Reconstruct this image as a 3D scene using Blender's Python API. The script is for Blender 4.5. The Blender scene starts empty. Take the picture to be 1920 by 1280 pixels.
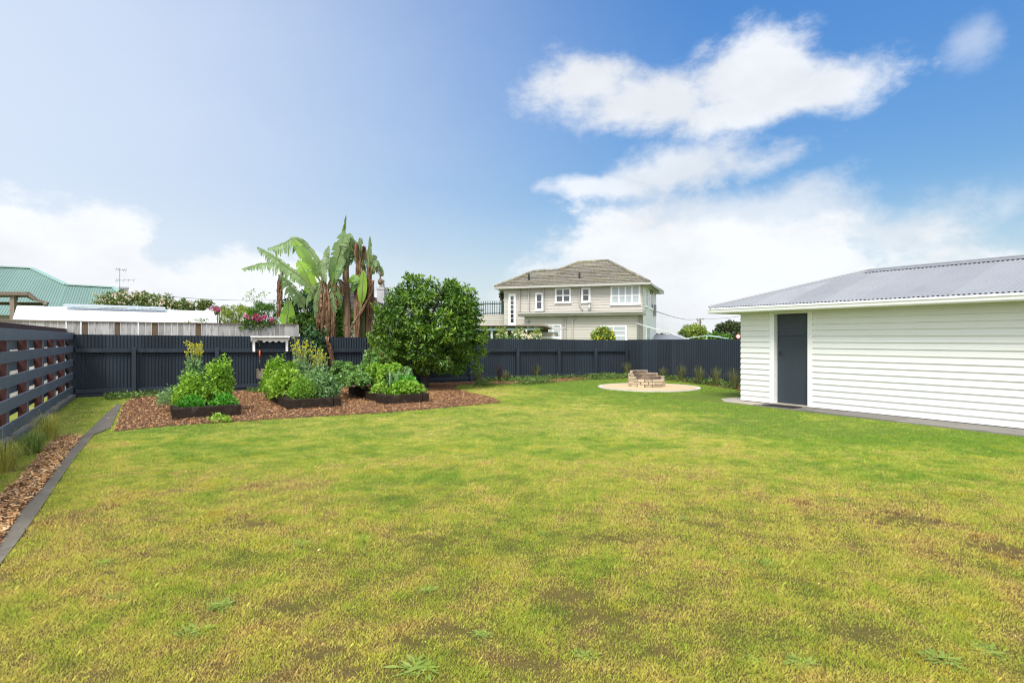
import bpy, math, random
import numpy as np
from mathutils import Vector, Matrix
random.seed(7); rng = np.random.default_rng(7)
SC = bpy.context.scene
COL = SC.collection
F = 1110.0; HZ = 634.0; CH = 1.5          # focal length in photo pixels, horizon row, camera height
V3 = Vector

# ------------------------------------------------------------------ geometry of the place
def gnd(px, py, z=0.0):
    Y = (CH - z) * F / (py - HZ)
    return V3(((px - 960) / F * Y, Y, z))
def at(px, py, Y):
    return V3(((px - 960) / F * Y, Y, CH - (py - HZ) / F * Y))
def on_line(O, D, px):
    """distance t along horizontal line O+tD that is seen in column px"""
    k = (px - 960) / F
    return (k * O[1] - O[0]) / (D[0] - k * D[1])
def zrow(P, py):
    return CH - (py - HZ) / F * P[1]

# ------------------------------------------------------------------ object helpers
ORI = {}
def tag(o, label=None, cat=None, group=None, kind=None):
    if label: o['label'] = label
    if cat: o['category'] = cat
    if group: o['group'] = group
    if kind: o['kind'] = kind
    return o
def thing(name, loc, label, cat, group=None, rz=0):
    o = bpy.data.objects.new(name, None); COL.objects.link(o)
    o.empty_display_size = 0.2
    o.location = loc; ORI[o] = V3(loc)
    return tag(o, label, cat, group)
def link(name, me, parent=None, origin=None):
    o = bpy.data.objects.new(name, me); COL.objects.link(o)
    if parent is not None:
        o.parent = parent; ORI[o] = ORI[parent]
    else:
        ORI[o] = V3(origin) if origin is not None else V3((0, 0, 0))
        o.location = ORI[o]
    return o
def smooth(me):
    me.polygons.foreach_set('use_smooth', [True] * len(me.polygons))

class MB:
    def __init__(s): s.v = []; s.f = []; s.t = []
    def add(s, vs, fs, t=None):
        b = len(s.v); s.v += [tuple(v) for v in vs]; s.f += [[i + b for i in f] for f in fs]
        if t is None: t = random.random()
        s.t += [t] * len(vs)
    def box(s, c, sz, ax=(1, 0), t=None, tilt=0):
        """c centre, sz (along ax, across, up)"""
        X = V3((ax[0], ax[1], 0)).normalized(); Yv = V3((-X.y, X.x, 0)); Z = V3((0, 0, 1))
        c = V3(c); h = [q / 2 for q in sz]
        vs = [c + X * (i * h[0]) + Yv * (j * h[1]) + Z * (k * h[2]) for k in (-1, 1) for j in (-1, 1) for i in (-1, 1)]
        s.add(vs, [(0, 2, 3, 1), (4, 5, 7, 6), (0, 1, 5, 4), (2, 6, 7, 3), (0, 4, 6, 2), (1, 3, 7, 5)], t)
    def beam(s, p0, p1, w, h, t=None, up=(0, 0, 1)):
        p0 = V3(p0); p1 = V3(p1); d = (p1 - p0).normalized(); u = V3(up)
        if abs(d.dot(u)) > .98: u = V3((0, 1, 0))
        r = d.cross(u).normalized(); u = r.cross(d).normalized()
        vs = [p + r * (i * w / 2) + u * (j * h / 2) for p in (p0, p1) for i, j in ((-1, -1), (1, -1), (1, 1), (-1, 1))]
        s.add(vs, [(0, 1, 2, 3), (7, 6, 5, 4), (0, 4, 5, 1), (1, 5, 6, 2), (2, 6, 7, 3), (3, 7, 4, 0)], t)
    def tube(s, pts, rad, n=8, t=None, cap=True):
        pts = [V3(p) for p in pts]; m = len(pts)
        if not hasattr(rad, '__len__'): rad = [rad] * m
        vs = []; prev = None
        for i, p in enumerate(pts):
            d = (pts[min(i + 1, m - 1)] - pts[max(i - 1, 0)]).normalized()
            if prev is None:
                a = V3((0, 0, 1)) if abs(d.z) < .9 else V3((1, 0, 0))
                prev = d.cross(a).normalized()
            r = (prev - d * prev.dot(d)).normalized(); prev = r; b = d.cross(r)
            vs += [p + (r * math.cos(2 * math.pi * k / n) + b * math.sin(2 * math.pi * k / n)) * rad[i] for k in range(n)]
        fs = [(i * n + k, i * n + (k + 1) % n, (i + 1) * n + (k + 1) % n, (i + 1) * n + k) for i in range(m - 1) for k in range(n)]
        if cap: fs += [tuple(range(n - 1, -1, -1)), tuple((m - 1) * n + k for k in range(n))]
        s.add(vs, fs, t)
    def poly(s, vs, t=None): s.add(vs, [tuple(range(len(vs)))], t)
    def prism(s, vs, d, t=None):
        n = len(vs); d = V3(d); vs = [V3(v) for v in vs]
        s.add(vs + [v + d for v in vs], [tuple(range(n - 1, -1, -1)), tuple(range(n, 2 * n))] + [(i, (i + 1) % n, n + (i + 1) % n, n + i) for i in range(n)], t)
    def sphere(s, c, r, nu=8, nv=6, sz=(1, 1, 1), t=None):
        vs = []; c = V3(c)
        for j in range(nv + 1):
            th = math.pi * j / nv
            for i in range(nu):
                ph = 2 * math.pi * i / nu
                vs.append(c + V3((r * sz[0] * math.sin(th) * math.cos(ph), r * sz[1] * math.sin(th) * math.sin(ph), r * sz[2] * math.cos(th))))
        s.add(vs, [(j * nu + i, (j + 1) * nu + i, (j + 1) * nu + (i + 1) % nu, j * nu + (i + 1) % nu) for j in range(nv) for i in range(nu)], t)
    def build(s, name, mat, parent=None, origin=None, bevel=0, sm=False):
        o = V3((0, 0, 0)) if parent is None and origin is None else (ORI[parent] if parent is not None else V3(origin))
        me = bpy.data.meshes.new(name)
        me.from_pydata([(v[0] - o.x, v[1] - o.y, v[2] - o.z) for v in s.v], [], s.f)
        a = me.attributes.new('tint', 'FLOAT', 'POINT'); a.data.foreach_set('value', s.t)
        me.materials.append(mat)
        if sm: smooth(me)
        ob = link(name, me, parent, origin)
        if bevel:
            m = ob.modifiers.new('bevel', 'BEVEL'); m.width = bevel; m.segments = 2; m.limit_method = 'ANGLE'
        return ob

def np_obj(name, V, Fc, tint, mat, parent=None, origin=None, sm=False):
    V = np.asarray(V, dtype=np.float64); Fc = np.asarray(Fc, dtype=np.int32)
    o = np.array(ORI[parent] if parent is not None else (origin if origin is not None else (0, 0, 0)), dtype=np.float64)
    V = V - o
    me = bpy.data.meshes.new(name); k = Fc.shape[1]; n = len(Fc)
    me.vertices.add(len(V)); me.vertices.foreach_set('co', V.astype(np.float32).ravel())
    me.loops.add(n * k); me.loops.foreach_set('vertex_index', Fc.ravel())
    me.polygons.add(n); me.polygons.foreach_set('loop_start', np.arange(0, n * k, k, dtype=np.int32))
    me.update(calc_edges=True)
    a = me.attributes.new('tint', 'FLOAT', 'POINT'); a.data.foreach_set('value', np.asarray(tint, dtype=np.float32))
    if sm: smooth(me)
    me.materials.append(mat)
    return link(name, me, parent, origin)

def unit(a): return a / np.maximum(np.linalg.norm(a, axis=1, keepdims=True), 1e-9)
def leaf_arrays(C, D, N, L, W, tint, fold=.25):
    """folded rhomboid leaves: C base points, D axis, N rough normal, L length, W width"""
    D = unit(D); S = unit(np.cross(D, N)); N2 = np.cross(S, D); n = len(C)
    L = np.broadcast_to(L, (n,))[:, None]; W = np.broadcast_to(W, (n,))[:, None]
    mid = C + D * L * .45
    V = np.empty((n, 4, 3)); V[:, 0] = C; V[:, 2] = C + D * L - N2 * L * .12
    V[:, 1] = mid + S * W * .5 + N2 * W * fold; V[:, 3] = mid - S * W * .5 + N2 * W * fold
    b = (np.arange(n) * 4)[:, None]
    Fc = np.concatenate([b + [0, 1, 2], b + [0, 2, 3]], axis=1).reshape(-1, 3)
    return V.reshape(-1, 3), Fc, np.repeat(tint, 4)
class NB:                                   # collects numpy pieces into one mesh
    def __init__(s): s.V = []; s.F = []; s.T = []; s.n = 0
    def add(s, V, Fc, T):
        s.V.append(V); s.F.append(Fc + s.n); s.T.append(T); s.n += len(V)
    def build(s, name, mat, parent=None, origin=None, sm=False):
        return np_obj(name, np.concatenate(s.V), np.concatenate(s.F), np.concatenate(s.T), mat, parent, origin, sm)
def rdir(n, up=0.0):
    d = rng.normal(size=(n, 3)); d = unit(d); d[:, 2] += up; return unit(d)

# ------------------------------------------------------------------ surfaces made of strips (boards, tiles, corrugation)
def clip(poly, n, d, keep_ge):
    out = []
    for i in range(len(poly)):
        a = poly[i]; b = poly[(i + 1) % len(poly)]
        da = a.dot(n) - d; db = b.dot(n) - d
        if not keep_ge: da = -da; db = -db
        if da >= 0: out.append(a)
        if (da > 0 and db < 0) or (da < 0 and db > 0): out.append(a + (b - a) * (da / (da - db)))
    return out
def lapped(mb, poly, axis, nrm, pitch, lift, start=None, riser=True, tvar=True):
    """strips perpendicular to axis, each proud at its lower edge: weatherboards, tile courses"""
    axis = V3(axis).normalized(); nrm = V3(nrm).normalized(); poly = [V3(p) for p in poly]
    ds = [p.dot(axis) for p in poly]; lo = min(ds) if start is None else start; hi = max(ds)
    k = 0
    while lo + k * pitch < hi - 1e-4:
        a = lo + k * pitch; b = a + pitch; k += 1
        q = clip(clip(poly, axis, a, True), axis, b, False) if len(poly) > 2 else []
        if len(q) < 3: continue
        t = random.random() if tvar else .5
        w = [p + nrm * (lift * max(0, min(1, (b - p.dot(axis)) / pitch)) + .001) for p in q]
        mb.poly(w, t)
        if riser:
            low = [p for p in q if abs(p.dot(axis) - a) < 1e-4]
            if len(low) >= 2:
                p, r = low[0], low[-1]
                mb.poly([p + nrm * .0, r + nrm * .0, r + nrm * (lift + .001), p + nrm * (lift + .001)], t)
def corrugated(mb, poly, axis, nrm, pitch, amp, n=6, jitter=0):
    """sheet of the polygon's outline with waves running across axis"""
    axis = V3(axis).normalized(); nrm = V3(nrm).normalized(); poly = [V3(p) for p in poly]
    ds = [p.dot(axis) for p in poly]; lo = min(ds); hi = max(ds); st = pitch / n; k = 0
    fn = lambda s: amp * math.sin(2 * math.pi * (s - lo) / pitch)
    while lo + k * st < hi - 1e-5:
        a = lo + k * st; b = min(a + st, hi); k += 1
        q = clip(clip(poly, axis, a, True), axis, b, False)
        if len(q) < 3: continue
        sheet = int((a - lo) / (pitch * 10)); t = (math.sin(sheet * 12.9898) * 43758.5) % 1
        mb.poly([p + nrm * fn(p.dot(axis)) for p in q], t)

# ------------------------------------------------------------------ materials
def L(c):
    return tuple(((x / 255) / 12.92 if x / 255 < .04045 else ((x / 255 + .055) / 1.055) ** 2.4) for x in c) + (1,)
class NT:
    def __init__(s, m): s.t = m.node_tree; s.n = s.t.nodes; s.l = s.t.links
    def new(s, k, **kw):
        n = s.n.new(k)
        for a, b in kw.items(): setattr(n, a, b)
        return n
    def set(s, sock, v):
        if isinstance(v, bpy.types.NodeSocket): s.l.new(v, sock)
        elif v is not None:
            if hasattr(v, '__len__') and len(v) == 3 and sock.type == 'RGBA': v = tuple(v) + (1,)
            sock.default_value = v
    def math(s, op, a, b=None, c=None, clamp=False):
        n = s.new('ShaderNodeMath', operation=op, use_clamp=clamp)
        s.set(n.inputs[0], a); s.set(n.inputs[1], b); s.set(n.inputs[2], c); return n.outputs[0]
    def vmath(s, op, a, b=None):
        n = s.new('ShaderNodeVectorMath', operation=op); s.set(n.inputs[0], a); s.set(n.inputs[1], b)
        return n.outputs['Value'] if op in ('LENGTH', 'DOT_PRODUCT', 'DISTANCE') else n.outputs[0]
    def mix(s, f, a, b, blend='MIX'):
        n = s.new('ShaderNodeMix', data_type='RGBA', blend_type=blend); n.clamp_factor = True
        s.set(n.inputs[0], f); s.set(n.inputs[6], a); s.set(n.inputs[7], b); return n.outputs[2]
    def noise(s, vec, scale, detail=3, rough=.55, dist=0, out=0):
        n = s.new('ShaderNodeTexNoise'); s.set(n.inputs['Vector'], vec)
        n.inputs['Scale'].default_value = scale; n.inputs['Detail'].default_value = detail
        n.inputs['Roughness'].default_value = rough; n.inputs['Distortion'].default_value = dist
        return n.outputs[out]
    def ramp(s, f, stops, interp='LINEAR'):
        n = s.new('ShaderNodeValToRGB'); s.set(n.inputs[0], f); e = n.color_ramp; e.interpolation = interp
        while len(e.elements) < len(stops): e.elements.new(.5)
        for q, (p, c) in zip(e.elements, stops): q.position = p; q.color = tuple(c) + (1,) if len(c) == 3 else c
        return n.outputs[0]
    def smooth(s, x, a, b):
        n = s.new('ShaderNodeMapRange', interpolation_type='SMOOTHSTEP'); s.set(n.inputs[0], x)
        n.inputs[1].default_value = a; n.inputs[2].default_value = b; return n.outputs[0]
    def scale(s, vec, v):
        return s.vmath('MULTIPLY', vec, v)
def mat(name):
    m = bpy.data.materials.new(name); m.use_nodes = True; m.node_tree.nodes.clear()
    t = NT(m); out = t.new('ShaderNodeOutputMaterial'); b = t.new('ShaderNodeBsdfPrincipled')
    t.l.new(b.outputs[0], out.inputs[0]); t.b = b; t.out = out
    t.pos = t.new('ShaderNodeNewGeometry').outputs['Position']
    t.tint = t.new('ShaderNodeAttribute', attribute_name='tint').outputs['Fac']
    return m, t
def bump(t, h, dist=.01, strength=.6):
    n = t.new('ShaderNodeBump'); n.inputs['Distance'].default_value = dist; n.inputs['Strength'].default_value = strength
    t.set(n.inputs['Height'], h); t.l.new(n.outputs[0], t.b.inputs['Normal'])
def painted(name, col, rough=.5, var=.12, tv=.08, nscale=3, dirt=None, dirtamt=.3, bumpd=.002, spec=.5, metal=0, vscale=(1, 1, .25)):
    """paint or plain stuff: base colour, soft wear noise, per piece tint, fine bump"""
    m, t = mat(name); c = V3(col[:3])
    p = t.scale(t.pos, vscale)
    n1 = t.noise(p, nscale, 5, .6); n2 = t.noise(t.pos, nscale * 14, 3)
    k = t.math('ADD', t.math('MULTIPLY_ADD', n1, 2 * var, 1 - var), t.math('MULTIPLY_ADD', n2, var, -var / 2))
    k = t.math('ADD', k, t.math('MULTIPLY_ADD', t.tint, 2 * tv, -tv))
    colr = t.mix(1.0, tuple(c), k, 'MULTIPLY')
    if dirt:
        d = t.smooth(t.noise(p, nscale * .8, 6, .65, .6), .52, .75)
        colr = t.mix(t.math('MULTIPLY', d, dirtamt), colr, dirt[:3])
    t.set(t.b.inputs['Base Color'], colr); t.b.inputs['Roughness'].default_value = rough
    t.b.inputs['Specular IOR Level'].default_value = spec; t.b.inputs['Metallic'].default_value = metal
    if bumpd: bump(t, t.math('ADD', n2, n1), bumpd, .5)
    return m
def foliage(name, stops, rough=.45, trans=.35, nsc=1.6, tmix=.6, spec=.35):
    """leaf colours picked by each leaf's own tint and a slow noise; thin leaves let light through"""
    m, t = mat(name)
    n = t.noise(t.pos, nsc, 2)
    f = t.math('ADD', t.math('MULTIPLY', t.tint, tmix), t.math('MULTIPLY', t.math('MULTIPLY_ADD', n, 1.8, -.4), 1 - tmix))
    c = t.ramp(f, stops); t.set(t.b.inputs['Base Color'], c)
    t.b.inputs['Roughness'].default_value = rough; t.b.inputs['Specular IOR Level'].default_value = spec
    tr = t.new('ShaderNodeBsdfTranslucent'); t.set(tr.inputs[0], t.mix(1., c, (1.0, 1.0, .45), 'MULTIPLY'))
    mx = t.new('ShaderNodeMixShader'); mx.inputs[0].default_value = trans
    t.l.new(t.b.outputs[0], mx.inputs[1]); t.l.new(tr.outputs[0], mx.inputs[2]); t.l.new(mx.outputs[0], t.out.inputs[0])
    return m

M = {}
M['slate'] = painted('slate_paint', (.021, .030, .041), .6, .25, .18, 1.6, (.045, .055, .07), .5, .002, .25)
M['slate_wood'] = painted('slate_wood_paint', (.026, .036, .049), .6, .25, .12, 5, (.055, .065, .085), .5, .003, .25)
M['rail_grey'] = painted('rail_grey_paint', (.13, .15, .19), .6, .22, .12, 4, (.16, .17, .19), .5, .003, vscale=(1, 1, 1))
M['red_stain'] = painted('red_wood_stain', (.060, .013, .011), .7, .35, .15, 4, (.05, .03, .03), .5, .003)
M['white'] = painted('white_weatherboard_paint', (.74, .74, .70), .5, .035, .012, 2, (.62, .62, .55), .12, .001)
M['white_trim'] = painted('white_trim_paint', (.82, .82, .80), .35, .03, .01, 3, None, 0, .0006)
M['soffit'] = painted('soffit_paint', (.74, .76, .66), .6, .04, .01, 2, None, 0, .001)
M['door'] = painted('slate_door_paint', (.032, .042, .055), .5, .10, .03, 6, (.07, .08, .1), .25, .0015)
M['black'] = painted('black_iron', (.015, .015, .016), .4, .1, .05, 8, None, 0, 0)
M['rubber'] = painted('black_rubber', (.018, .017, .017), .8, .2, .1, 20, None, 0, .003)
M['beige'] = painted('beige_weatherboard_paint', (.47, .44, .39), .6, .06, .03, 1.2, (.30, .285, .25), .35, .001)
M['beige_trim'] = painted('beige_trim_paint', (.43, .41, .37), .55, .06, .03, 2, (.3, .285, .25), .3, .001)
M['glass'] = painted('dark_window_glass', (.035, .04, .045), .05, .1, .1, 2, None, 0, 0, .8)
M['curtain'] = painted('pale_net_curtain_behind_glass', (.42, .46, .48), .35, .10, .1, 14, (.22, .25, .27), .8, 0, vscale=(1, 1, .05))
M['darkwood'] = painted('dark_sleeper_timber', (.028, .019, .014), .85, .5, .25, 9, (.10, .08, .065), .7, .010, .15, vscale=(1, 1, 1))
M['greywood'] = painted('weathered_grey_timber', (.30, .28, .26), .85, .3, .3, 5, (.13, .10, .07), .75, .004)
M['brownwood'] = painted('old_brown_timber', (.16, .125, .095), .85, .3, .2, 5, (.30, .28, .25), .5, .004)
M['mintwood'] = painted('pale_mint_paint', (.50, .62, .62), .55, .06, .03, 4, None, 0, .001)
M['darkgreen'] = painted('dark_green_paint', (.02, .05, .045), .5, .15, .1, 4, None, 0, .001)
M['soil'] = painted('dark_soil', (.035, .024, .017), .95, .4, .2, 14, (.07, .045, .03), .5, .012)
M['greyiron'] = painted('grey_corrugated_iron', (.31, .315, .32), .40, .10, .08, 1.2, (.20, .21, .23), .35, .001, .5, .1, vscale=(1, 1, 1))
M['ridge'] = painted('grey_roof_flashing', (.25, .255, .265), .4, .08, .03, 3, None, 0, .0005)
M['teal_iron'] = painted('teal_roof_iron', (.155, .245, .205), .7, .10, .05, .5, (.2, .30, .26), .3, .001)
M['teal_ridge'] = painted('teal_ridge_cap', (.27, .42, .37), .5, .05, .03, 2, None, 0, 0)
M['rust_iron'] = painted('rusty_roof_iron', (.16, .13, .11), .8, .35, .2, 3, (.30, .27, .24), .6, .002)
M['white_sheet'] = painted('white_roof_sheet', (.86, .87, .88), .5, .02, .02, 1, (.72, .74, .76), .25, .001)
M['alu'] = painted('pale_aluminium', (.55, .60, .60), .35, .08, .05, 4, None, 0, 0, .6, .4)
M['grey_tile'] = painted('dark_roof_tile', (.055, .048, .048), .85, .3, .35, 4, (.12, .11, .10), .4, .004)
M['pale_brick'] = painted('pale_chimney_block', (.36, .36, .36), .85, .2, .15, 6, (.16, .15, .15), .5, .004)
M['terracotta'] = painted('terracotta', (.30, .17, .10), .8, .2, .1, 8, None, 0, .002)
M['orange'] = painted('orange_handle_paint', (.62, .10, .015), .4, .06, .02, 8, None, 0, 0)
M['steel'] = painted('muddy_steel', (.22, .19, .155), .55, .25, .05, 12, (.09, .06, .04), .7, .001, .5, .3)
M['concrete'] = painted('aged_concrete', (.22, .205, .18), .9, .25, .12, 1.3, (.085, .08, .07), .8, .005, .2, vscale=(1, 1, 1))
M['concrete_pale'] = painted('pale_concrete', (.42, .37, .30), .9, .18, .1, 2, (.22, .18, .13), .5, .004, vscale=(1, 1, 1))
M['kerb'] = painted('dark_concrete_edging', (.20, .175, .135), .95, .35, .2, 2.2, (.34, .32, .275), .7, .010, .15, vscale=(1, 1, 1))
M['sand'] = painted('buff_patio_paving', (.62, .45, .26), .9, .10, .05, 1.1, (.42, .32, .20), .5, .004, vscale=(1, 1, 1))
M['patio_rim'] = painted('pale_patio_rim', (.66, .60, .50), .85, .12, .06, 4, (.36, .30, .22), .4, .003, vscale=(1, 1, 1))
M['firebrick'] = painted('cream_brick', (.50, .41, .28), .85, .22, .3, 7, (.15, .105, .07), .65, .008, vscale=(1, 1, 1))
M['sooty'] = painted('sooty_brick', (.22, .16, .11), .9, .3, .35, 7, (.09, .065, .045), .75, .008, vscale=(1, 1, 1))
M['signred'] = painted('sign_red', (.55, .04, .04), .5, .05, .02, 8, None, 0, 0)
M['signwhite'] = painted('sign_white', (.8, .75, .75), .5, .05, .02, 8, None, 0, 0)
M['cable'] = painted('overhead_cable', (.16, .16, .17), .7, .05, .02, 8, None, 0, 0)
M['bark'] = painted('tree_bark', (.028, .022, .018), .9, .35, .2, 12, (.07, .055, .045), .5, .01)
m, t = mat('weathered_paling')
c = t.ramp(t.tint, [(.0, (.10, .065, .035)), (.12, (.17, .13, .09)), (.22, (.26, .245, .225)), (.6, (.36, .345, .33)), (1, (.47, .46, .44))])
st = t.noise(t.scale(t.pos, (9, 9, 1.2)), 2.2, 5, .7, .3); c = t.mix(t.math('MULTIPLY', t.smooth(st, .50, .72), .75), c, (.10, .075, .05))
c = t.mix(1., c, t.math('MULTIPLY_ADD', t.noise(t.scale(t.pos, (30, 30, 2)), 2, 3), .6, .7), 'MULTIPLY')
t.set(t.b.inputs['Base Color'], c); t.b.inputs['Roughness'].default_value = .9; M['paling'] = m
# mossy tiles of the two-storey house
m, t = mat('mossy_roof_tile')
c = t.ramp(t.noise(t.pos, 1.3, 5, .7, .4), [(.28, (.15, .142, .125)), (.45, (.235, .22, .19)), (.55, (.24, .225, .16)), (.64, (.17, .15, .125)), (.78, (.32, .305, .27))])
c2 = t.ramp(t.noise(t.pos, 9, 3, .7), [(.35, (.55, .5, .45)), (.6, (1.15, 1.15, 1.1))])
c = t.mix(1., c, c2, 'MULTIPLY'); c = t.mix(1., c, t.math('MULTIPLY_ADD', t.tint, .5, .75), 'MULTIPLY')
t.set(t.b.inputs['Base Color'], c); t.b.inputs['Roughness'].default_value = .9; M['mossy'] = m

# lawn: one colour field in world space, shared by soil, blades
def lawn_field(t):
    p = t.vmath('MULTIPLY', t.pos, (1, 1, 0))
    big = t.noise(p, .33, 4, .6, .5); mid = t.noise(p, 1.5, 5, .65, .6); fine = t.noise(p, 7, 3, .6)
    sep = t.new('ShaderNodeSeparateXYZ'); t.l.new(t.pos, sep.inputs[0])
    # lusher strip beside the garage and by the patio, drier towards the middle of the yard
    side = t.smooth(t.math('SUBTRACT', t.math('MULTIPLY', sep.outputs[0], .84), t.math('MULTIPLY', sep.outputs[1], -.54)), 7.6, 12.0)
    near = t.smooth(t.math('ADD', sep.outputs[1], t.math('MULTIPLY_ADD', big, 6, -3)), 9.0, 3.6); t.near = near
    mid2 = t.noise(p, 3.6, 4, .6, .8)
    f = t.math('ADD', t.math('MULTIPLY', big, .34), t.math('ADD', t.math('MULTIPLY_ADD', mid, .26, t.math('MULTIPLY', mid2, .26)), t.math('MULTIPLY', fine, .14)))
    f = t.math('ADD', f, t.math('MULTIPLY', side, .11))
    f = t.math('SUBTRACT', f, t.math('MULTIPLY', near, .045))
    f = t.math('MULTIPLY_ADD', t.math('SUBTRACT', f, .5), 3.5, .645)
    return f, mid, fine, big
LAWN = [(.0, (.29, .16, .06)), (.12, (.52, .34, .12)), (.26, (.69, .55, .20)), (.44, (.67, .62, .14)), (.64, (.48, .55, .085)), (.88, (.25, .40, .05))]
m, t = mat('lawn_blades'); f, mid, fine, big = lawn_field(t)
f2 = t.math('ADD', f, t.math('MULTIPLY_ADD', t.tint, .46, -.23))
c = t.ramp(f2, LAWN); c = t.mix(1., c, t.mix(t.near, (1, 1, 1), (1.0, .98, .84)), 'MULTIPLY')
c = t.mix(1., c, t.math('MULTIPLY_ADD', t.tint, 1.15, .42), 'MULTIPLY')
moss = t.smooth(t.noise(t.scale(t.pos, (1, 1, 0)), 1.7, 5, .65), .56, .68)
c = t.mix(t.math('MULTIPLY', moss, .5), c, (.62, .55, .04))
t.set(t.b.inputs['Base Color'], c); t.b.inputs['Roughness'].default_value = .6; t.b.inputs['Specular IOR Level'].default_value = .25
tr = t.new('ShaderNodeBsdfTranslucent'); t.set(tr.inputs[0], c)
mx = t.new('ShaderNodeMixShader'); mx.inputs[0].default_value = .35
t.l.new(t.b.outputs[0], mx.inputs[1]); t.l.new(tr.outputs[0], mx.inputs[2]); t.l.new(mx.outputs[0], t.out.inputs[0]); M['blade'] = m
m, t = mat('lawn_turf'); f, mid, fine, big = lawn_field(t)
c = t.ramp(f, LAWN); c = t.mix(1., c, t.mix(t.near, (1, 1, 1), (.78, .74, .66)), 'MULTIPLY'); sp = t.noise(t.pos, 60, 3, .7)
c = t.mix(t.math('MULTIPLY_ADD', t.near, .35, .45), c, (.085, .058, .025)); c = t.mix(1., c, t.math('MULTIPLY_ADD', sp, 1.2, .20), 'MULTIPLY')
bare = t.smooth(t.noise(t.pos, 2.3, 5, .7, .8), .66, .74)
c = t.mix(t.math('MULTIPLY', bare, .8), c, (.10, .06, .035))
t.set(t.b.inputs['Base Color'], c); t.b.inputs['Roughness'].default_value = .95; t.b.inputs['Specular IOR Level'].default_value = .1
bump(t, t.math('ADD', t.math('MULTIPLY', sp, .6), t.noise(t.pos, 14, 3)), .03, .8); M['turf'] = m
# mulch and chips
m, t = mat('mulch_bed'); n = t.noise(t.pos, 38, 4, .75)
c = t.ramp(n, [(.3, (.03, .016, .010)), (.5, (.13, .06, .032)), (.72, (.30, .16, .09))])
t.set(t.b.inputs['Base Color'], c); t.b.inputs['Roughness'].default_value = .95; bump(t, n, .03, .9); M['mulch'] = m
m, t = mat('bark_chip')
c = t.ramp(t.tint, [(.0, (.04, .016, .008)), (.22, (.18, .072, .026)), (.55, (.38, .18, .065)), (.82, (.57, .31, .12)), (1, (.72, .50, .26))])
t.set(t.b.inputs['Base Color'], c); t.b.inputs['Roughness'].default_value = .85; M['chip'] = m
m, t = mat('wood_chip_fresh')
c = t.ramp(t.tint, [(.0, (.10, .045, .018)), (.2, (.40, .19, .07)), (.5, (.62, .33, .13)), (.8, (.74, .47, .21)), (1, (.80, .60, .36))])
t.set(t.b.inputs['Base Color'], c); t.b.inputs['Roughness'].default_value = .85; M['chip2'] = m
# leaves
M['citrus'] = foliage('glossy_citrus_leaves', [(.0, (0.018, 0.056, 0.008)), (.35, (0.055, 0.134, 0.013)), (.65, (0.125, 0.245, 0.021)), (.88, (0.250, 0.391, 0.037)), (1, (0.400, 0.491, 0.094))], .32, .25, 1.5, .7, .5)
M['banana'] = foliage('banana_leaf', [(.0, (0.059, 0.151, 0.031)), (.4, (0.129, 0.255, 0.061)), (.75, (0.235, 0.418, 0.061)), (1, (0.352, 0.581, 0.061))], .4, .45, 2, .8, .4)
M['banana_grey'] = foliage('weathered_banana_leaf', [(.0, (0.090, 0.127, 0.047)), (.4, (0.154, 0.244, 0.086)), (.75, (0.234, 0.360, 0.140)), (1, (0.324, 0.423, 0.194))], .5, .3, 3, .7)
M['dead'] = foliage('dead_banana_leaf', [(.0, (0.058, 0.033, 0.018)), (.4, (0.141, 0.078, 0.044)), (.75, (0.248, 0.148, 0.084)), (1, (0.347, 0.242, 0.146))], .8, .2, 4, .7, .1)
M['bstem'] = painted('banana_stem_fibre', (.20, .125, .07), .85, .4, .3, 5, (.12, .085, .055), .6, .02, vscale=(6, 6, .5))
M['bstem_green'] = painted('green_banana_stem', (.16, .19, .06), .6, .25, .2, 4, (.22, .14, .07), .6, .01, vscale=(6, 6, .5))
M['parsley'] = foliage('bright_parsley_leaves', [(.0, (0.087, 0.209, 0.018)), (.4, (0.206, 0.405, 0.037)), (.75, (0.379, 0.585, 0.061)), (1, (0.586, 0.752, 0.122))], .5, .35, 3, .7)
M['darkparsley'] = foliage('deep_green_parsley', [(.0, (0.030, 0.150, 0.015)), (.5, (0.075, 0.315, 0.022)), (1, (0.195, 0.495, 0.045))], .5, .3, 5, .7)
M['bluegreen'] = foliage('blue_green_brassica', [(.0, (0.081, 0.176, 0.059)), (.4, (0.176, 0.324, 0.119)), (.75, (0.311, 0.486, 0.194)), (1, (0.486, 0.648, 0.324))], .55, .25, 4, .7)
M['kale'] = foliage('kale_leaves', [(.0, (0.053, 0.139, 0.031)), (.4, (0.143, 0.295, 0.062)), (.75, (0.267, 0.449, 0.109)), (1, (0.463, 0.620, 0.217))], .45, .3, 3, .75, .5)
M['lettuce'] = foliage('lime_lettuce_leaves', [(.0, (0.166, 0.324, 0.031)), (.5, (0.310, 0.506, 0.062)), (1, (0.465, 0.627, 0.124))], .5, .35, 4, .7)
M['yellow'] = foliage('yellow_petals', [(.0, (.55, .50, .03)), (1, (.80, .74, .06))], .6, .3, 4, .8)
M['stalk'] = foliage('pale_green_stalk', [(.0, (.18, .27, .12)), (1, (.32, .42, .20))], .6, .1, 4, .8)
M['chard'] = foliage('red_stem', [(.0, (.25, .03, .02)), (1, (.45, .09, .03))], .5, .2, 4, .8)
M['shrub'] = foliage('mid_green_shrub', [(.0, (.03, .07, .015)), (.4, (.08, .17, .03)), (.75, (.17, .28, .05)), (1, (.28, .38, .09))], .5, .3, 1.2, .6)
M['limeshrub'] = foliage('yellow_green_shrub', [(.0, (0.096, 0.144, 0.024)), (.4, (0.240, 0.324, 0.060)), (.75, (0.396, 0.480, 0.108)), (1, (0.552, 0.576, 0.192))], .5, .35, .8, .55)
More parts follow.
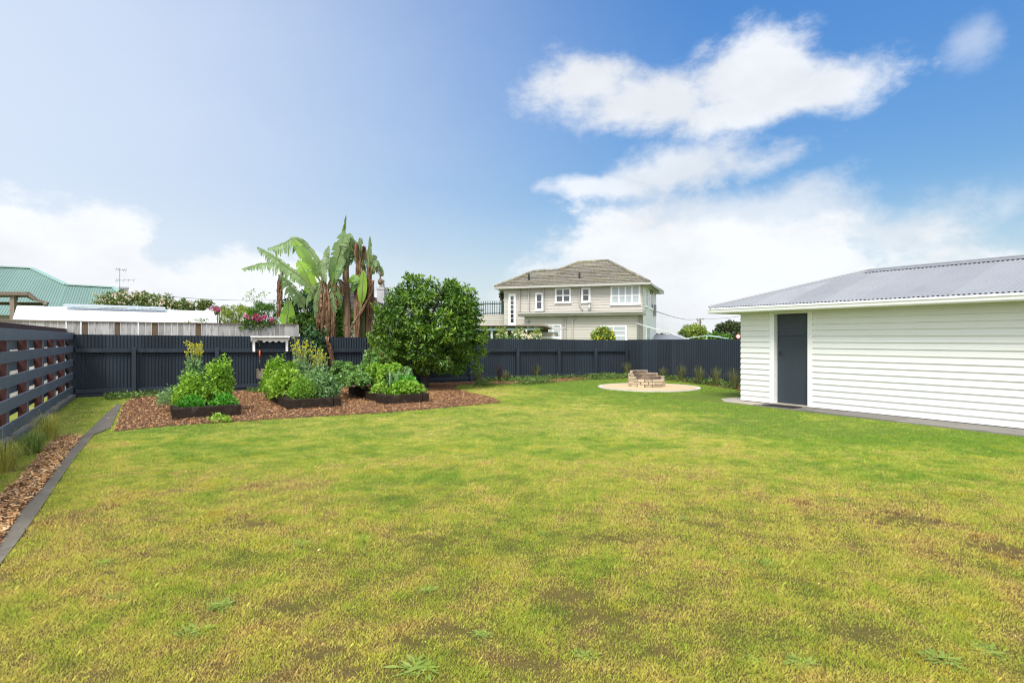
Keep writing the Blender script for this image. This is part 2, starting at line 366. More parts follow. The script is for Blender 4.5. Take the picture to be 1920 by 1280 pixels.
M['ivy'] = foliage('bright_hedge_leaves', [(.0, (.03, .09, .01)), (.4, (.09, .22, .02)), (.8, (.20, .38, .04)), (1, (.32, .48, .08))], .5, .3, 1.6, .6)
M['darkleaf'] = foliage('dark_climber_leaves', [(.0, (0.017, 0.049, 0.017)), (.5, (0.042, 0.112, 0.031)), (1, (0.112, 0.210, 0.056))], .4, .2, 2, .7)
M['rose'] = foliage('rose_leaves', [(.0, (0.055, 0.081, 0.030)), (.4, (0.132, 0.196, 0.060)), (.75, (0.242, 0.299, 0.100)), (1, (0.352, 0.380, 0.150))], .5, .3, 1.2, .6)
M['peach'] = foliage('peach_rose_petals', [(.0, (0.595, 0.386, 0.270)), (.5, (0.680, 0.607, 0.468)), (1, (0.731, 0.736, 0.648))], .6, .2, 4, .9)
M['pink'] = foliage('magenta_petals', [(.0, (0.360, 0.040, 0.136)), (.6, (0.528, 0.112, 0.256)), (1, (0.624, 0.320, 0.416))], .6, .25, 4, .9)
M['cream'] = foliage('cream_petals', [(.0, (.72, .66, .45)), (1, (.85, .82, .70))], .6, .2, 4, .9)
M['sedge'] = foliage('tan_green_sedge', [(.0, (0.201, 0.231, 0.041)), (.4, (0.401, 0.425, 0.080)), (.75, (0.663, 0.580, 0.161)), (1, (0.850, 0.850, 0.348))], .6, .3, 2, .85)
M['sedgegreen'] = foliage('green_tussock', [(.0, (0.080, 0.144, 0.032)), (.4, (0.176, 0.288, 0.064)), (.75, (0.320, 0.416, 0.112)), (1, (0.544, 0.544, 0.224))], .6, .3, 2, .85)
M['border_sedge'] = foliage('border_sedge', [(.0, (.05, .06, .02)), (.5, (.14, .16, .055)), (1, (.34, .30, .15))], .7, .2, 2, .85, .1)
M['flax'] = foliage('bronze_flax', [(.0, (.03, .015, .015)), (1, (.10, .045, .04))], .5, .15, 2, .85)
M['cover'] = foliage('creeping_ground_cover', [(.0, (0.041, 0.047, 0.019)), (.35, (0.071, 0.131, 0.029)), (.7, (0.163, 0.262, 0.058)), (1, (0.306, 0.374, 0.115))], .6, .25, 1.3, .55)
M['weed'] = foliage('grey_green_weed', [(.0, (0.150, 0.228, 0.036)), (.5, (0.256, 0.347, 0.072)), (1, (0.384, 0.420, 0.122))], .7, .25, 6, .8, .1)
M['darktree'] = foliage('dark_distant_foliage', [(.0, (.02, .035, .02)), (.5, (.06, .09, .035)), (1, (.15, .17, .07))], .6, .2, .5, .6)

# ------------------------------------------------------------------ camera, sun, sky
cam = bpy.data.cameras.new('camera'); co = bpy.data.objects.new('camera', cam); COL.objects.link(co)
cam.sensor_width = 36; cam.lens = F / 1920 * 36; cam.clip_end = 3000; cam.clip_start = .05
co.location = (0, 0, CH); co.rotation_euler = (math.radians(90), 0, 0); cam.shift_y = (HZ - 640) / 1920
SC.camera = co
SUN_AZ, SUN_EL = -160.0, 54.0               # degrees, azimuth clockwise from the view direction
sd = V3((math.sin(math.radians(SUN_AZ)) * math.cos(math.radians(SUN_EL)), math.cos(math.radians(SUN_AZ)) * math.cos(math.radians(SUN_EL)), math.sin(math.radians(SUN_EL))))
sl = bpy.data.lights.new('sun', 'SUN'); so = bpy.data.objects.new('sun', sl); COL.objects.link(so)
sl.energy = 2.3; sl.angle = math.radians(20); sl.color = (1, .96, .90)
so.rotation_euler = sd.to_track_quat('Z', 'Y').to_euler(); so.location = (0, 0, 30)
w = bpy.data.worlds.new('World'); SC.world = w; w.use_nodes = True; w.node_tree.nodes.clear(); t = NT(w)
wo = t.new('ShaderNodeOutputWorld'); bg = t.new('ShaderNodeBackground'); t.l.new(bg.outputs[0], wo.inputs[0])
sky = t.new('ShaderNodeTexSky', sky_type='NISHITA'); sky.sun_disc = False
sky.sun_elevation = math.radians(SUN_EL); sky.sun_rotation = math.radians(SUN_AZ)
sky.air_density = 1.6; sky.dust_density = .6; sky.ozone_density = 3.0; sky.altitude = 0
tc = t.new('ShaderNodeTexCoord').outputs['Generated']
sp = t.new('ShaderNodeSeparateXYZ'); t.l.new(tc, sp.inputs[0])
az = t.math('ARCTAN2', sp.outputs[0], sp.outputs[1]); el = t.math('ARCSINE', sp.outputs[2])
cb = t.new('ShaderNodeCombineXYZ'); t.l.new(az, cb.inputs[0]); t.l.new(el, cb.inputs[1]); ae = cb.outputs[0]
wn = t.noise(tc, 4.5, 5, .6, 0, 1)         # warp
warp = t.vmath('MULTIPLY', t.vmath('SUBTRACT', wn, (.5, .5, .5)), (.12, .06, 0))
aew = t.vmath('ADD', ae, warp)
def pd(px, py):
    a = math.atan((px - 960) / F); return a, math.atan((HZ - py) / F * math.cos(a))
def blob(px, py, rx, ry):
    a, e = pd(px, py); k = math.cos(a) ** 2 / F
    q = t.vmath('DIVIDE', t.vmath('SUBTRACT', aew, (a, e, 0)), (rx * k, ry / F * math.cos(a), 1))
    return t.math('SUBTRACT', 1, t.vmath('LENGTH', q))
def cluster(bl):
    o = blob(*bl[0])
    for b in bl[1:]: o = t.math('SMOOTH_MAX', o, blob(*b), .25)
    return o
cn = t.noise(t.scale(tc, (1, 1, 1.6)), 8, 10, .64, .1); cn2 = t.noise(t.scale(tc, (1, 1, 1.6)), 3.2, 6, .6)
nn = t.math('ADD', t.math('MULTIPLY_ADD', cn, 2.0, -1.0), t.math('MULTIPLY_ADD', cn2, 1.0, -.5))
def dens(c, lo, hi, amt, na=.8):
    return t.math('MULTIPLY', t.smooth(t.math('ADD', c, t.math('MULTIPLY', nn, na)), lo, hi), amt)
top = cluster([(1085, 165, 135, 72), (1230, 175, 150, 60), (1400, 145, 150, 85), (1540, 160, 170, 50), (1160, 205, 110, 45), (1400, 200, 170, 40)])
low = cluster([(1330, 303, 190, 48), (1150, 345, 140, 24), (1240, 325, 130, 30)])
stack = cluster([(1290, 400, 220, 70), (1450, 400, 240, 80), (1650, 440, 230, 80), (1750, 500, 200, 60)])
base = cluster([(1220, 500, 260, 120), (1420, 540, 420, 140), (1130, 560, 230, 90), (1720, 560, 400, 80), (1890, 530, 120, 60)])
left = cluster([(30, 500, 240, 120), (170, 470, 130, 90), (250, 560, 220, 80), (470, 560, 200, 100), (640, 600, 260, 60)])
wisp = cluster([(1815, 80, 90, 60), (1905, 385, 70, 50)])
D = [dens(top, -.12, .62, .93, .95), dens(low, -.12, .70, .84, .9), dens(stack, -.1, .75, .72), dens(base, -.02, .38, .95, .8), dens(left, -.02, .36, .97, .8), dens(wisp, .1, 1.0, .40)]
# thin veil towards the sun side and the milky air over the horizon, unseen clouds added behind the camera as fill light
a0, e0 = pd(-260, 120)
vq = t.vmath('LENGTH', t.vmath('DIVIDE', t.vmath('SUBTRACT', ae, (a0, e0, 0)), (.98, .85, 1)))
veil = t.math('MULTIPLY', t.smooth(t.math('ADD', vq, t.math('MULTIPLY', nn, .05)), 1.25, .05), .80)
hor = t.math('MULTIPLY', t.smooth(el, .25, -.02), .62)
back = t.math('MULTIPLY', t.smooth(sp.outputs[1], .2, -.3), t.smooth(t.math('ADD', cn2, t.math('MULTIPLY', cn, .3)), .42, .62))
inv = t.math('SUBTRACT', 1, D[0])
for d in D[1:] + [hor, t.math('MULTIPLY', back, .97)]: inv = t.math('MULTIPLY', inv, t.math('SUBTRACT', 1, d))
cover = t.math('SUBTRACT', 1, inv)
shade = t.math('MULTIPLY_ADD', t.smooth(cn2, .35, .65), .14, .86)
SKY_S, CLOUD = .074, .59
skyc = t.mix(1., sky.outputs[0], (.42, .79, 1.22), 'MULTIPLY')
skyc = t.mix(t.smooth(el, .55, .12), skyc, t.mix(1., skyc, (1.22, .89, .76), 'MULTIPLY'))
cl = t.mix(1., (CLOUD * .93 / SKY_S, CLOUD * .96 / SKY_S, CLOUD / SKY_S), shade, 'MULTIPLY')
cl = t.mix(1., cl, t.math('MULTIPLY_ADD', t.smooth(sp.outputs[1], .1, -.35), .9, 1.0), 'MULTIPLY')  # unseen clouds behind the camera boosted to brighten faces turned that way
skyc = t.mix(veil, skyc, (.455 / SKY_S, .50 / SKY_S, .57 / SKY_S))
t.set(bg.inputs[0], t.mix(cover, skyc, cl)); bg.inputs[1].default_value = SKY_S
SC.view_settings.view_transform = 'Standard'; SC.view_settings.look = 'None'
SC.view_settings.exposure = 0.85; SC.view_settings.gamma = 1
SC.cycles.filter_width = 1.15; SC.cycles.max_bounces = 8; SC.cycles.transparent_max_bounces = 8
# ================================================================== ground
def flat(name, pts, z, m, kind='structure'):
    me = bpy.data.meshes.new(name); me.from_pydata([(p[0], p[1], z) for p in pts], [], [tuple(range(len(pts)))])
    me.materials.append(m); o = link(name, me); return tag(o, kind=kind)
def gp(*px): return [gnd(x, y) for x, y in px]
d1 = V3((-.5145, .8575, 0)); d2 = V3((.8575, .5145, 0))
A = gnd(142, 745); A.z = 0; FD = V3((.8733, .4872, 0))              # back fence line
FN = V3((-FD.y, FD.x, 0))
B = A + FD * 18.0
RD = V3((.5335, -.8458, 0))                                        # right fence runs back towards the garage
GD = V3((-.5442, .8390, 0)); GNn = V3((-.8390, -.5442, 0))          # garage wall direction and its outward normal
GW = V3((6.42, 12.6, 0))
flat('ground', [(-900, -300), (900, -300), (900, 1500), (-900, 1500)], 0.0, M['turf'])
kerbL = gp((-330, 1500), (0, 1023), (44, 955), (80, 917), (103, 884), (131, 846), (156, 818), (200, 775), (221, 757))
kerbR = gp((-160, 1300), (0, 1060), (39, 1009), (74, 958), (99, 920), (119, 890), (142, 857), (177, 815), (207, 803), (228, 759))
flat('edging_path', kerbL[:] + kerbR[::-1], .012, M['kerb'])
mul_l = gp((-330, 1500), (0, 1023), (44, 955), (80, 917), (103, 884), (131, 846), (156, 818), (112, 819), (90, 832), (30, 905), (-330, 1180))
flat('mulch_left', mul_l, .004, M['mulch']).name = 'mulch'
mul_m = gp((214, 809), (323, 798), (450, 790), (600, 781), (720, 774), (830, 765), (940, 755), (925, 746), (880, 736), (850, 728), (860, 722), (1010, 719), (1110, 711), (1180, 709), (1260, 713), (1330, 722), (1400, 734), (1420, 726), (1300, 711), (1179, 702.5), (1000, 709), (600, 725), (300, 737), (250, 745), (232, 757))
flat('mulch_beds', mul_m, .008, M['mulch']).name = 'mulch'
# paving by the garage
def gw(s, out, z=0.0): p = GW - GD * s + GNn * out; return V3((p.x, p.y, z))
mb = MB(); pathpts = [gw(-1.15, .05), gw(9, .05), gw(9, 1.0), gw(3.3, .86), gw(1.7, .74), gw(.6, .66), gw(-.55, .60), gw(-1.15, .55)]
for i, (a, b) in enumerate([(-1.1, -.05), (-.04, 1.9), (1.91, 3.9), (3.91, 6), (6.01, 9)]):
    wd = [.52, .60, .70, .80, .86, .95]
    mb.prism([gw(a, .0, .0), gw(b, .0, .0), gw(b, wd[i + 1], .0), gw(a, wd[i], .0)], (0, 0, .022 + .002 * (i % 2)))
tag(mb.build('path', M['concrete']), kind='structure')
mb = MB(); mb.prism([gw(-1.12, -.6), gw(-1.12, .50), gw(-1.95, .42), gw(-2.35, .0), gw(-2.35, -.6)], (0, 0, .016))
tag(mb.build('paving', M['concrete_pale']), kind='structure')
# round patio
PC = gnd(1216, 726.5); PR = 1.52
ring = [(PC.x + PR * math.cos(a), PC.y + PR * math.sin(a)) for a in np.linspace(0, 2 * math.pi, 72, endpoint=False)]
mb = MB(); mb.prism([V3((x, y, 0)) for x, y in ring], (0, 0, .03)); tag(mb.build('patio_rim', M['patio_rim']), kind='structure').name = 'patio'
mb = MB(); mb.poly([V3((PC.x + (PR - .10) * math.cos(a), PC.y + (PR - .10) * math.sin(a), .034)) for a in np.linspace(0, 2 * math.pi, 72, endpoint=False)])
tag(mb.build('paving', M['sand']), kind='structure')

def inside(P, poly):
    x, y = P[:, 0], P[:, 1]; c = np.zeros(len(P), bool); n = len(poly)
    for i in range(n):
        x1, y1 = poly[i][0], poly[i][1]; x2, y2 = poly[(i + 1) % n][0], poly[(i + 1) % n][1]
        if y1 == y2: continue
        c ^= ((y1 > y) != (y2 > y)) & (x < (x2 - x1) * (y - y1) / (y2 - y1) + x1)
    return c
fenceL0 = gnd(139, 742); LN = d2.copy()                             # left fence line, starts at the far corner
def leftp(s, out=0, z=0): p = fenceL0 - d1 * s + d2 * out; return V3((p.x, p.y, z))
yard = [leftp(0, .15), leftp(16, .15), (4, -2), (9, 4), gw(6, .8), gw(-3.5, .8), gw(-3.5, -2), B + RD * 8, B, A]
# ---- grass blades
def grass(n, ymin, ymax, hgt, wid, pw, ws=1.0):
    u = rng.random(n); Y = (u * (ymax ** pw - ymin ** pw) + ymin ** pw) ** (1 / pw); X = (rng.random(n) * 2 - 1) * (Y * .89 + .4)
    P = np.stack([X, Y], 1)
    ok = inside(P, yard) & ~inside(P, mul_m) & ~inside(P, mul_l) & ~inside(P, list(kerbL) + list(kerbR[::-1])) & ~inside(P, pathpts)
    ok &= (np.hypot(P[:, 0] - PC.x, P[:, 1] - PC.y) > PR - .01)
    # clumpy density: thin spots and thick tufts
    k = np.sin(P[:, 0] * 5.1 + 2 * np.sin(P[:, 1] * 2.7)) * np.sin(P[:, 1] * 6.3 + 2 * np.sin(P[:, 0] * 3.9)) + .6 * np.sin(P[:, 0] * 17 + P[:, 1] * 11) * np.sin(P[:, 1] * 19 - P[:, 0] * 8)
    ok &= rng.random(n) < .80 + .25 * k
    bare = np.zeros(n)
    for px, py, r_ in ((1063, 1118, .13), (1110, 1155, .17), (612, 1228, .10), (835, 1182, .11), (760, 1205, .08), (800, 1015, .20), (1878, 1030, .22), (1330, 985, .1), (540, 1140, .12), (1240, 1225, .09), (1610, 1190, .12), (655, 1258, .07), (1000, 1245, .09), (365, 930, .05), (200, 1075, .05), (1150, 1010, .15), (470, 985, .15), (1360, 790, .55), (1050, 776, .4), (1700, 975, .25)):
        c_ = gnd(px, py); d = np.hypot((P[:, 0] - c_.x) * .7, P[:, 1] - c_.y) / r_; bare = np.maximum(bare, 1.25 - d + .35 * np.sin(P[:, 0] * 31 + px) * np.sin(P[:, 1] * 37 + py))
    ok &= rng.random(n) > np.clip(bare, 0, .93)
    P = P[ok]; k = k[ok]; n = len(P); wid = ws * np.clip(.0008 * P[:, 1] + .0010, .0024, .013)
    h = (hgt + .0004 * P[:, 1]) * (.55 + .8 * rng.random(n)) * (1 + .25 * k); h[rng.random(n) < .012] *= 1.9
    az_ = rng.random(n) * 2 * np.pi; ln = np.stack([np.cos(az_), np.sin(az_)], 1); lean = (.10 + .80 * rng.random(n))[:, None]
    wv = np.stack([-ln[:, 1], ln[:, 0]], 1) * (wid * (.6 + .8 * rng.random(n)))[:, None] * .5
    ra = rng.random(n) * 2 * np.pi; wv = wv * .5 + (.3 * wid)[:, None] * np.stack([np.cos(ra), np.sin(ra)], 1)
    V = np.zeros((n, 4, 3)); V[:, 0, :2] = P - wv; V[:, 1, :2] = P + wv
    V[:, 2, :2] = P + wv * .8 + ln * lean * h[:, None] * .45; V[:, 2, 2] = h * .62
    V[:, 3, :2] = P + ln * lean * h[:, None]; V[:, 3, 2] = h * .86
    b = (np.arange(n) * 4)[:, None]; Fc = np.concatenate([b + [0, 1, 2], b + [0, 2, 3]], 1).reshape(-1, 3)
    return V.reshape(-1, 3), Fc, np.repeat(np.clip(rng.normal(.5, .22, n), 0, 1), 4)
nb = NB()
nb.add(*grass(1050000, 2.2, 24, .0155, None, .75, .8))
nb.add(*grass(900000, 2.2, 9, .0145, None, .8, .48))
tag(nb.build('grass', M['blade']), 'short patchy lawn grass filling the yard in green, yellow and straw', 'grass', kind='stuff')
n_ = 420; P_ = np.stack([(rng.random(n_) * 2 - 1) * 11, rng.uniform(2.3, 15, n_)], 1); P_ = P_[inside(P_, yard) & ~inside(P_, mul_l) & ~inside(P_, mul_m)]; n_ = len(P_)
C_ = np.concatenate([P_, np.full((n_, 1), .016)], 1); D_ = rdir(n_); D_[:, 2] *= .2; N_ = rdir(n_, 2.0); s_ = rng.uniform(.012, .035, n_)
leaf_bits = NB(); leaf_bits.add(*leaf_arrays(C_, D_, N_, s_, s_ * rng.uniform(.2, .6, n_), rng.random(n_)))
leaf_bits = (leaf_bits, C_)
# ---- bark chips
def chips(n, poly, length, zmax, y0=0, yb=99):
    xs = [p[0] for p in poly]; ys = [p[1] for p in poly]
    P = np.stack([rng.uniform(min(xs), max(xs), n), rng.uniform(max(min(ys), y0), min(max(ys), yb), n)], 1)
    P = P[inside(P, poly)]; n = len(P)
    a = rng.random(n) * 2 * np.pi; tl = rng.normal(0, .3, n)
    Dv = np.stack([np.cos(a), np.sin(a), np.sin(tl)], 1); S = unit(np.cross(Dv, np.array([[0, 0, 1.]]) + rng.normal(0, .45, (n, 3))))
    Ln = length * (.4 + 1.1 * rng.random(n)); Wn = length * .28 * (.5 + rng.random(n))
    C = np.concatenate([P, (.012 + zmax * rng.random(n) ** 1.5)[:, None]], 1)
    Dv = unit(Dv) * Ln[:, None] / 2; S = S * Wn[:, None] / 2
    V = np.stack([C - Dv - S * .7, C + Dv * .9 - S, C + Dv + S * .8, C - Dv * .9 + S], 1)
    V[:, :, 2] = np.maximum(V[:, :, 2], .006)
    b = (np.arange(n) * 4)[:, None]; return V.reshape(-1, 3), b + [0, 1, 2, 3], np.repeat(rng.random(n), 4)
nb = NB(); nb.add(*chips(62000, mul_l, .042, .03, 3.5, 12))
tag(nb.build('wood_chips', M['chip2']), 'orange brown wood chip mulch strip beside the left rail fence', 'wood chips', kind='stuff')
nb = NB(); nb.add(*chips(300000, mul_m, .036, .028)); 
tag(nb.build('bark_mulch', M['chip']), 'red brown bark mulch around the raised vegetable beds', 'bark mulch', kind='stuff')
tag(leaf_bits[0].build('leaf_litter', M['chip2']), 'tiny dry leaves and pale bits scattered over the lawn', 'leaf litter', kind='stuff')
# stray chips on the edging and grass beside it
mixp = gp((0, 1060), (0, 1023), (103, 884), (156, 818), (221, 757), (232, 759), (177, 815), (119, 890))
nb = NB(); nb.add(*chips(700, mixp, .03, .012, 3.5, 16)); nb.add(*chips(2600, gp((205, 812), (600, 785), (940, 758), (940, 752), (600, 777), (214, 803)), .04, .02))
tag(nb.build('loose_chips', M['chip']), 'stray bark chips scattered on the lawn edge and concrete edging', 'bark chips', kind='stuff')

# ================================================================== back fence (corrugated iron)
def zline(P, yl, xl, yr, xr, px=None): return 0
def topz(s): return 1.60 + (1.425 - 1.60) * s / 18
def railz(s): return 1.19 + (1.01 - 1.19) * s / 18
f = thing('corrugated_fence', A, 'long slate grey corrugated iron fence with rails and posts across the back of the yard', 'fence')
mb = MB(); H0 = A - FD * .15; 
mb2poly = [H0 + V3((0, 0, .03)), B + V3((0, 0, .03)), B + V3((0, 0, topz(18))), H0 + V3((0, 0, topz(0)))]
corrugated(mb, mb2poly, FD, FN, .078, .011, 6); mb.build('iron_panel', M['slate'], f)
posts = [1.25, 3.2, 5.24, 7.3, 9.2, 11.0, 12.83, 14.6, 16.3, 17.85]
mb = MB(); mb.beam(A - FN * .045 + V3((0, 0, railz(0))), B - FN * .045 + V3((0, 0, railz(18))), .05, .10); mb.build('top_rail', M['slate_wood'], f, bevel=.004)
mb = MB(); mb.beam(A - FN * .045 + V3((0, 0, .15)), B - FN * .045 + V3((0, 0, .12)), .05, .10); mb.build('bottom_rail', M['slate_wood'], f, bevel=.004)
mb = MB(); mb.beam(A - FN * .06 + V3((0, 0, .04)), A - FN * .06 + FD * 2.1 + V3((0, 0, .05)), .05, .09); mb.beam(A - FN * .035 + FD * 2.2 + V3((0, 0, .03)), B - FN * .035 + V3((0, 0, .03)), .03, .07); mb.build('plinth_board', M['slate_wood'], f, bevel=.004)
for i, s in enumerate(posts):
    p = A + FD * s - FN * .105; mb = MB(); h = railz(s) + .075
    mb.box((p.x, p.y, h / 2), (.10, .09, h), FD)
    mb.build('post', M['slate_wood'], f, bevel=.006)
f = thing('corrugated_fence', B, 'shorter slate grey corrugated iron fence behind the fire pit, running behind the garage', 'fence')
B2 = B - RD * .02; B3 = B + RD * 9.5
mb = MB(); corrugated(mb, [B2 + V3((0, 0, .02)), B3 + V3((0, 0, .02)), B3 + V3((0, 0, 1.50)), B2 + V3((0, 0, 1.445))], RD, V3((.8458, .5335, 0)), .078, .011, 6)
mb.build('iron_panel', M['slate'], f)
mb = MB(); mb.beam(B2 + V3((.06, .04, 1.05)), B3 + V3((.06, .04, 1.05)), .05, .10); mb.build('rail', M['slate_wood'], f)

# ================================================================== left rail fence
f = thing('rail_fence', fenceL0, 'grey painted horizontal rail fence on red posts along the left side', 'fence')
for k in range(9):
    s = .28 + k * 1.55 - (.12 if k else 0)
    p = leftp(s, -.075); mb = MB(); mb.box((p.x, p.y, .76), (.15, .12, 1.52), d1); mb.build('post', M['red_stain'], f, bevel=.005)
    p = leftp(s, -.009 - .004)  # grey painted face of the post
    mb = MB(); mb.box((p.x, p.y, .77), (.152, .006, 1.50), d1); mb.build('post_face', M['rail_grey'], f)
SP = 13.5
for i, (zb, zt, jn) in enumerate([(1.47, 1.64, 4.0), (1.15, 1.31, 4.05), (.80, .965, 7), (.46, .63, 5), (.12, .285, 8)]):
    mb = MB(); h = zt - zb
    for a, b in ((0.02, jn - .004), (jn + .004, SP)):
        mb.beam(leftp(a, .02, (zb + zt) / 2), leftp(b, .02 + .002 * i, (zb + zt) / 2), .03, h)
    mb.build('rail', M['rail_grey'], f, bevel=.003)
for i, (zc, m_) in enumerate([(1.665, 'red_stain'), (1.395, 'rail_grey'), (1.055, 'rail_grey'), (.70, 'rail_grey'), (.355, 'slate_wood')]):
    mb = MB(); mb.beam(leftp(0, -.155, zc), leftp(SP, -.155, zc), .028, .155); mb.build('back_rail', M[m_], f, bevel=.003)
mb = MB(); mb.beam(leftp(-.05, .035, .03), leftp(SP, .035, .03), .12, .10)
tag(mb.build('fence_kerb', M['concrete'], None, leftp(4, 0), bevel=.008), 'low weathered concrete kerb under the left rail fence', 'kerb')

# ================================================================== paling fence behind
PO = A + FN * .34 - FD * 5.2
f = thing('paling_fence', PO, 'weathered silver grey timber paling fence standing behind the slate iron fence', 'fence')
mb = MB(); s = 0; r = random.Random(3); LT = 10.55
while s < LT:
    w_ = .145 + r.uniform(-.02, .02); zt = 1.925 - .012 * (s - 5) / 1 * .35 + r.uniform(-.006, .006)
    if r.random() < .05: s += .02
    mb.box(tuple(PO + FD * (s + w_ / 2) + FN * r.uniform(-.004, .004) + V3((0, 0, zt / 2))), (w_ - .006, .018, zt), FD, t=(r.choice([.03, .1]) if r.random() < .07 else r.choice([.3, .45, .5, .6, .7, .75, .9, .65, .55]))); s += w_
mb.build('palings', M['paling'], f)
mb = MB(); mb.beam(PO - FN * .01 + V3((0, 0, 1.953)), PO + FD * LT - FN * .01 + V3((0, 0, 1.915)), .07, .028); mb.build('capping', M['brownwood'], f, bevel=.003)

# ================================================================== garage
g = thing('garage', GW, 'white weatherboard garage with grey corrugated hip roof and slate door', 'garage')
S0, S1, HW = -1.78, 7.4, 2.10         # far end, near end of the wall (metres towards the camera from GW), soffit height
DEP = 4.0
DL, DR = -1.02, -.02                    # door frame span along the wall
def gwp(s, out, z): p = gw(s, out); return V3((p.x, p.y, z))
PIT = .126
mb = MB()
lapped(mb, [gwp(S0 + .0, 0, .035), gwp(DL, 0, .035), gwp(DL, 0, HW), gwp(S0, 0, HW)], (0, 0, 1), GNn, PIT, .021, start=.035)
lapped(mb, [gwp(DR, 0, .035), gwp(S1, 0, .035), gwp(S1, 0, HW), gwp(DR, 0, HW)], (0, 0, 1), GNn, PIT, .021, start=.035)
mb.build('wall', M['white'], g)
mb = MB(); E = GD
lapped(mb, [gwp(S0, 0, .035), gwp(S0, -DEP, .035), gwp(S0, -DEP, HW), gwp(S0, 0, HW)], (0, 0, 1), GD, PIT, .021, start=.035)
mb.build('end_wall', M['white'], g)
mb = MB(); lapped(mb, [gwp(S1, 0, .035), gwp(S1, -DEP, .035), gwp(S1, -DEP, HW), gwp(S1, 0, HW)], (0, 0, 1), -GD, PIT, .021, start=.035)
lapped(mb, [gwp(S0, -DEP, .035), gwp(S1, -DEP, .035), gwp(S1, -DEP, HW), gwp(S0, -DEP, HW)], (0, 0, 1), -GNn, PIT, .021, start=.035)
mb.build('rear_wall', M['white'], g)
mb = MB(); c = gwp((S0 + S1) / 2, -DEP / 2, .02)
for a, b in ((S0 + .03, DL), (DL, DR), (DR, S1)): mb.prism([gwp(a, -.02, -.05), gwp(b, -.02, -.05), gwp(b, -DEP + .02, -.05), gwp(a, -DEP + .02, -.05)], (0, 0, .09))
mb.build('foundation', M['concrete'], g)
# door with frame
mb = MB()
def gb(mb, s0, s1, o0, o1, z0, z1, t=None):
    mb.prism([gwp(s0, o0, z0), gwp(s1, o0, z0), gwp(s1, o1, z0), gwp(s0, o1, z0)], (0, 0, z1 - z0), t)
DT = 2.045
gb(mb, DL, DL + .115, .022, -.02, .03, HW - .002); gb(mb, DR - .105, DR, .022, -.02, .03, HW - .002)
gb(mb, DL + .115, DR - .105, .022, -.02, DT, HW - .002)
gb(mb, DL + .085, DL + .115, -.021, -.13, .03, DT + .03); gb(mb, DR - .105, DR - .075, -.021, -.13, .03, DT + .03); gb(mb, DL + .115, DR - .105, -.021, -.13, DT + .001, DT + .03)
mb.build('door_frame', M['white_trim'], g, bevel=.002)
mb = MB(); gb(mb, DL + .118, DR - .108, -.10, -.135, .045, DT - .003 - .50 + .0); gb(mb, DL + .118, DR - .108, -.101, -.135, DT - .497, DT - .003)
dr = mb.build('door', M['door'], g, bevel=.002)
mb = MB(); hx = DL + .118 + .075
mb.tube([gwp(hx, -.10, 1.17), gwp(hx, -.05, 1.17)], [.026, .011], 10); mb.tube([gwp(hx, -.055, 1.17), gwp(hx + .03, -.05, 1.17), gwp(hx + .10, -.05, 1.16)], .009, 8)
mb.build('handle', M['black'], dr, sm=True)
mb = MB(); gb(mb, DL + .08, DR - .06, .03, -.13, .024, .044); mb.build('threshold', M['concrete_pale'], g, bevel=.004)
# roof
OV = .45; OE = .57; q = OV + DEP / 2; ZE, ZR = 2.235, 3.03
e0 = gwp(S0 - OE, OV, ZE); e1 = gwp(S1 + OE, OV, ZE); r0 = gwp(S0 - OE + q, OV - q, ZR); r1 = gwp(S1 + OE - q, OV - q, ZR)
b0 = gwp(S0 - OE, OV - 2 * q, ZE); b1 = gwp(S1 + OE, OV - 2 * q, ZE)
def nrm(a, b, c): n = (b - a).cross(c - a).normalized(); return n if n.z > 0 else -n
mb = MB()
corrugated(mb, [e0, e1, r1, r0], GD, nrm(e0, e1, r1), .076, .012, 8)
corrugated(mb, [b0, b1, r1, r0], GD, nrm(b0, b1, r1), .076, .0085, 4)
corrugated(mb, [e0, b0, r0], GNn, nrm(e0, b0, r0), .076, .012, 8)
corrugated(mb, [e1, b1, r1], GNn, nrm(e1, b1, r1), .076, .0085, 4)
rf = mb.build('roof', M['greyiron'], g)
mb = MB()
up = V3((0, 0, .014))
def cap(mb, a, b, w=.15, rise=.02):
    d = (b - a).normalized(); s_ = d.cross(V3((0, 0, 1))).normalized(); n = s_.cross(d).normalized()
    if n.z < 0: n = -n
    mb.add([a - s_ * w - n * .045 + up, a + n * rise + up, a + s_ * w - n * .045 + up, b - s_ * w - n * .045 + up, b + n * rise + up, b + s_ * w - n * .045 + up], [(0, 1, 4, 3), (1, 2, 5, 4)])
    mb.tube([a + n * (rise + .012), b + n * (rise + .012)], .022, 8)
cap(mb, r0, r1); cap(mb, e0, r0, .13); cap(mb, b0, r0, .13); cap(mb, e1, r1, .13); mb.build('ridge_capping', M['ridge'], rf)
# gutter with rolled lip, fascia, soffit
prof = [(0, 0), (.02, -.02), (.085, -.02), (.10, .0), (.105, .045), (.118, .065), (.118, .10), (.10, .105), (.10, .09), (.095, .09), (.09, .05), (.08, .0), (.0, .0)]
mb = MB()
def extr(p0, p1, outd, prof, mb, z0, t=.5):
    n = len(prof); vs = [P + outd * (a - .06) + V3((0, 0, z0 + b)) for P in (p0, p1) for a, b in prof]
    mb.add(vs, [(i, (i + 1) % n, n + (i + 1) % n, n + i) for i in range(n)] + [tuple(range(n - 1, -1, -1)), tuple(range(n, 2 * n))], t)
extr(gwp(S0 - OE - .0, OV, 0), gwp(S1 + OE, OV, 0), GNn, prof, mb, 2.115)
extr(gwp(S0 - OE, OV, 0), gwp(S0 - OE, OV - 2 * q, 0), GD, prof, mb, 2.115)
mb.build('gutter', M['white_trim'], g)
mb = MB(); gb(mb, S0 - OE + .06, S1 + OE - .06, OV - .065, OV - .085, HW, 2.225); mb.build('fascia', M['white_trim'], g)
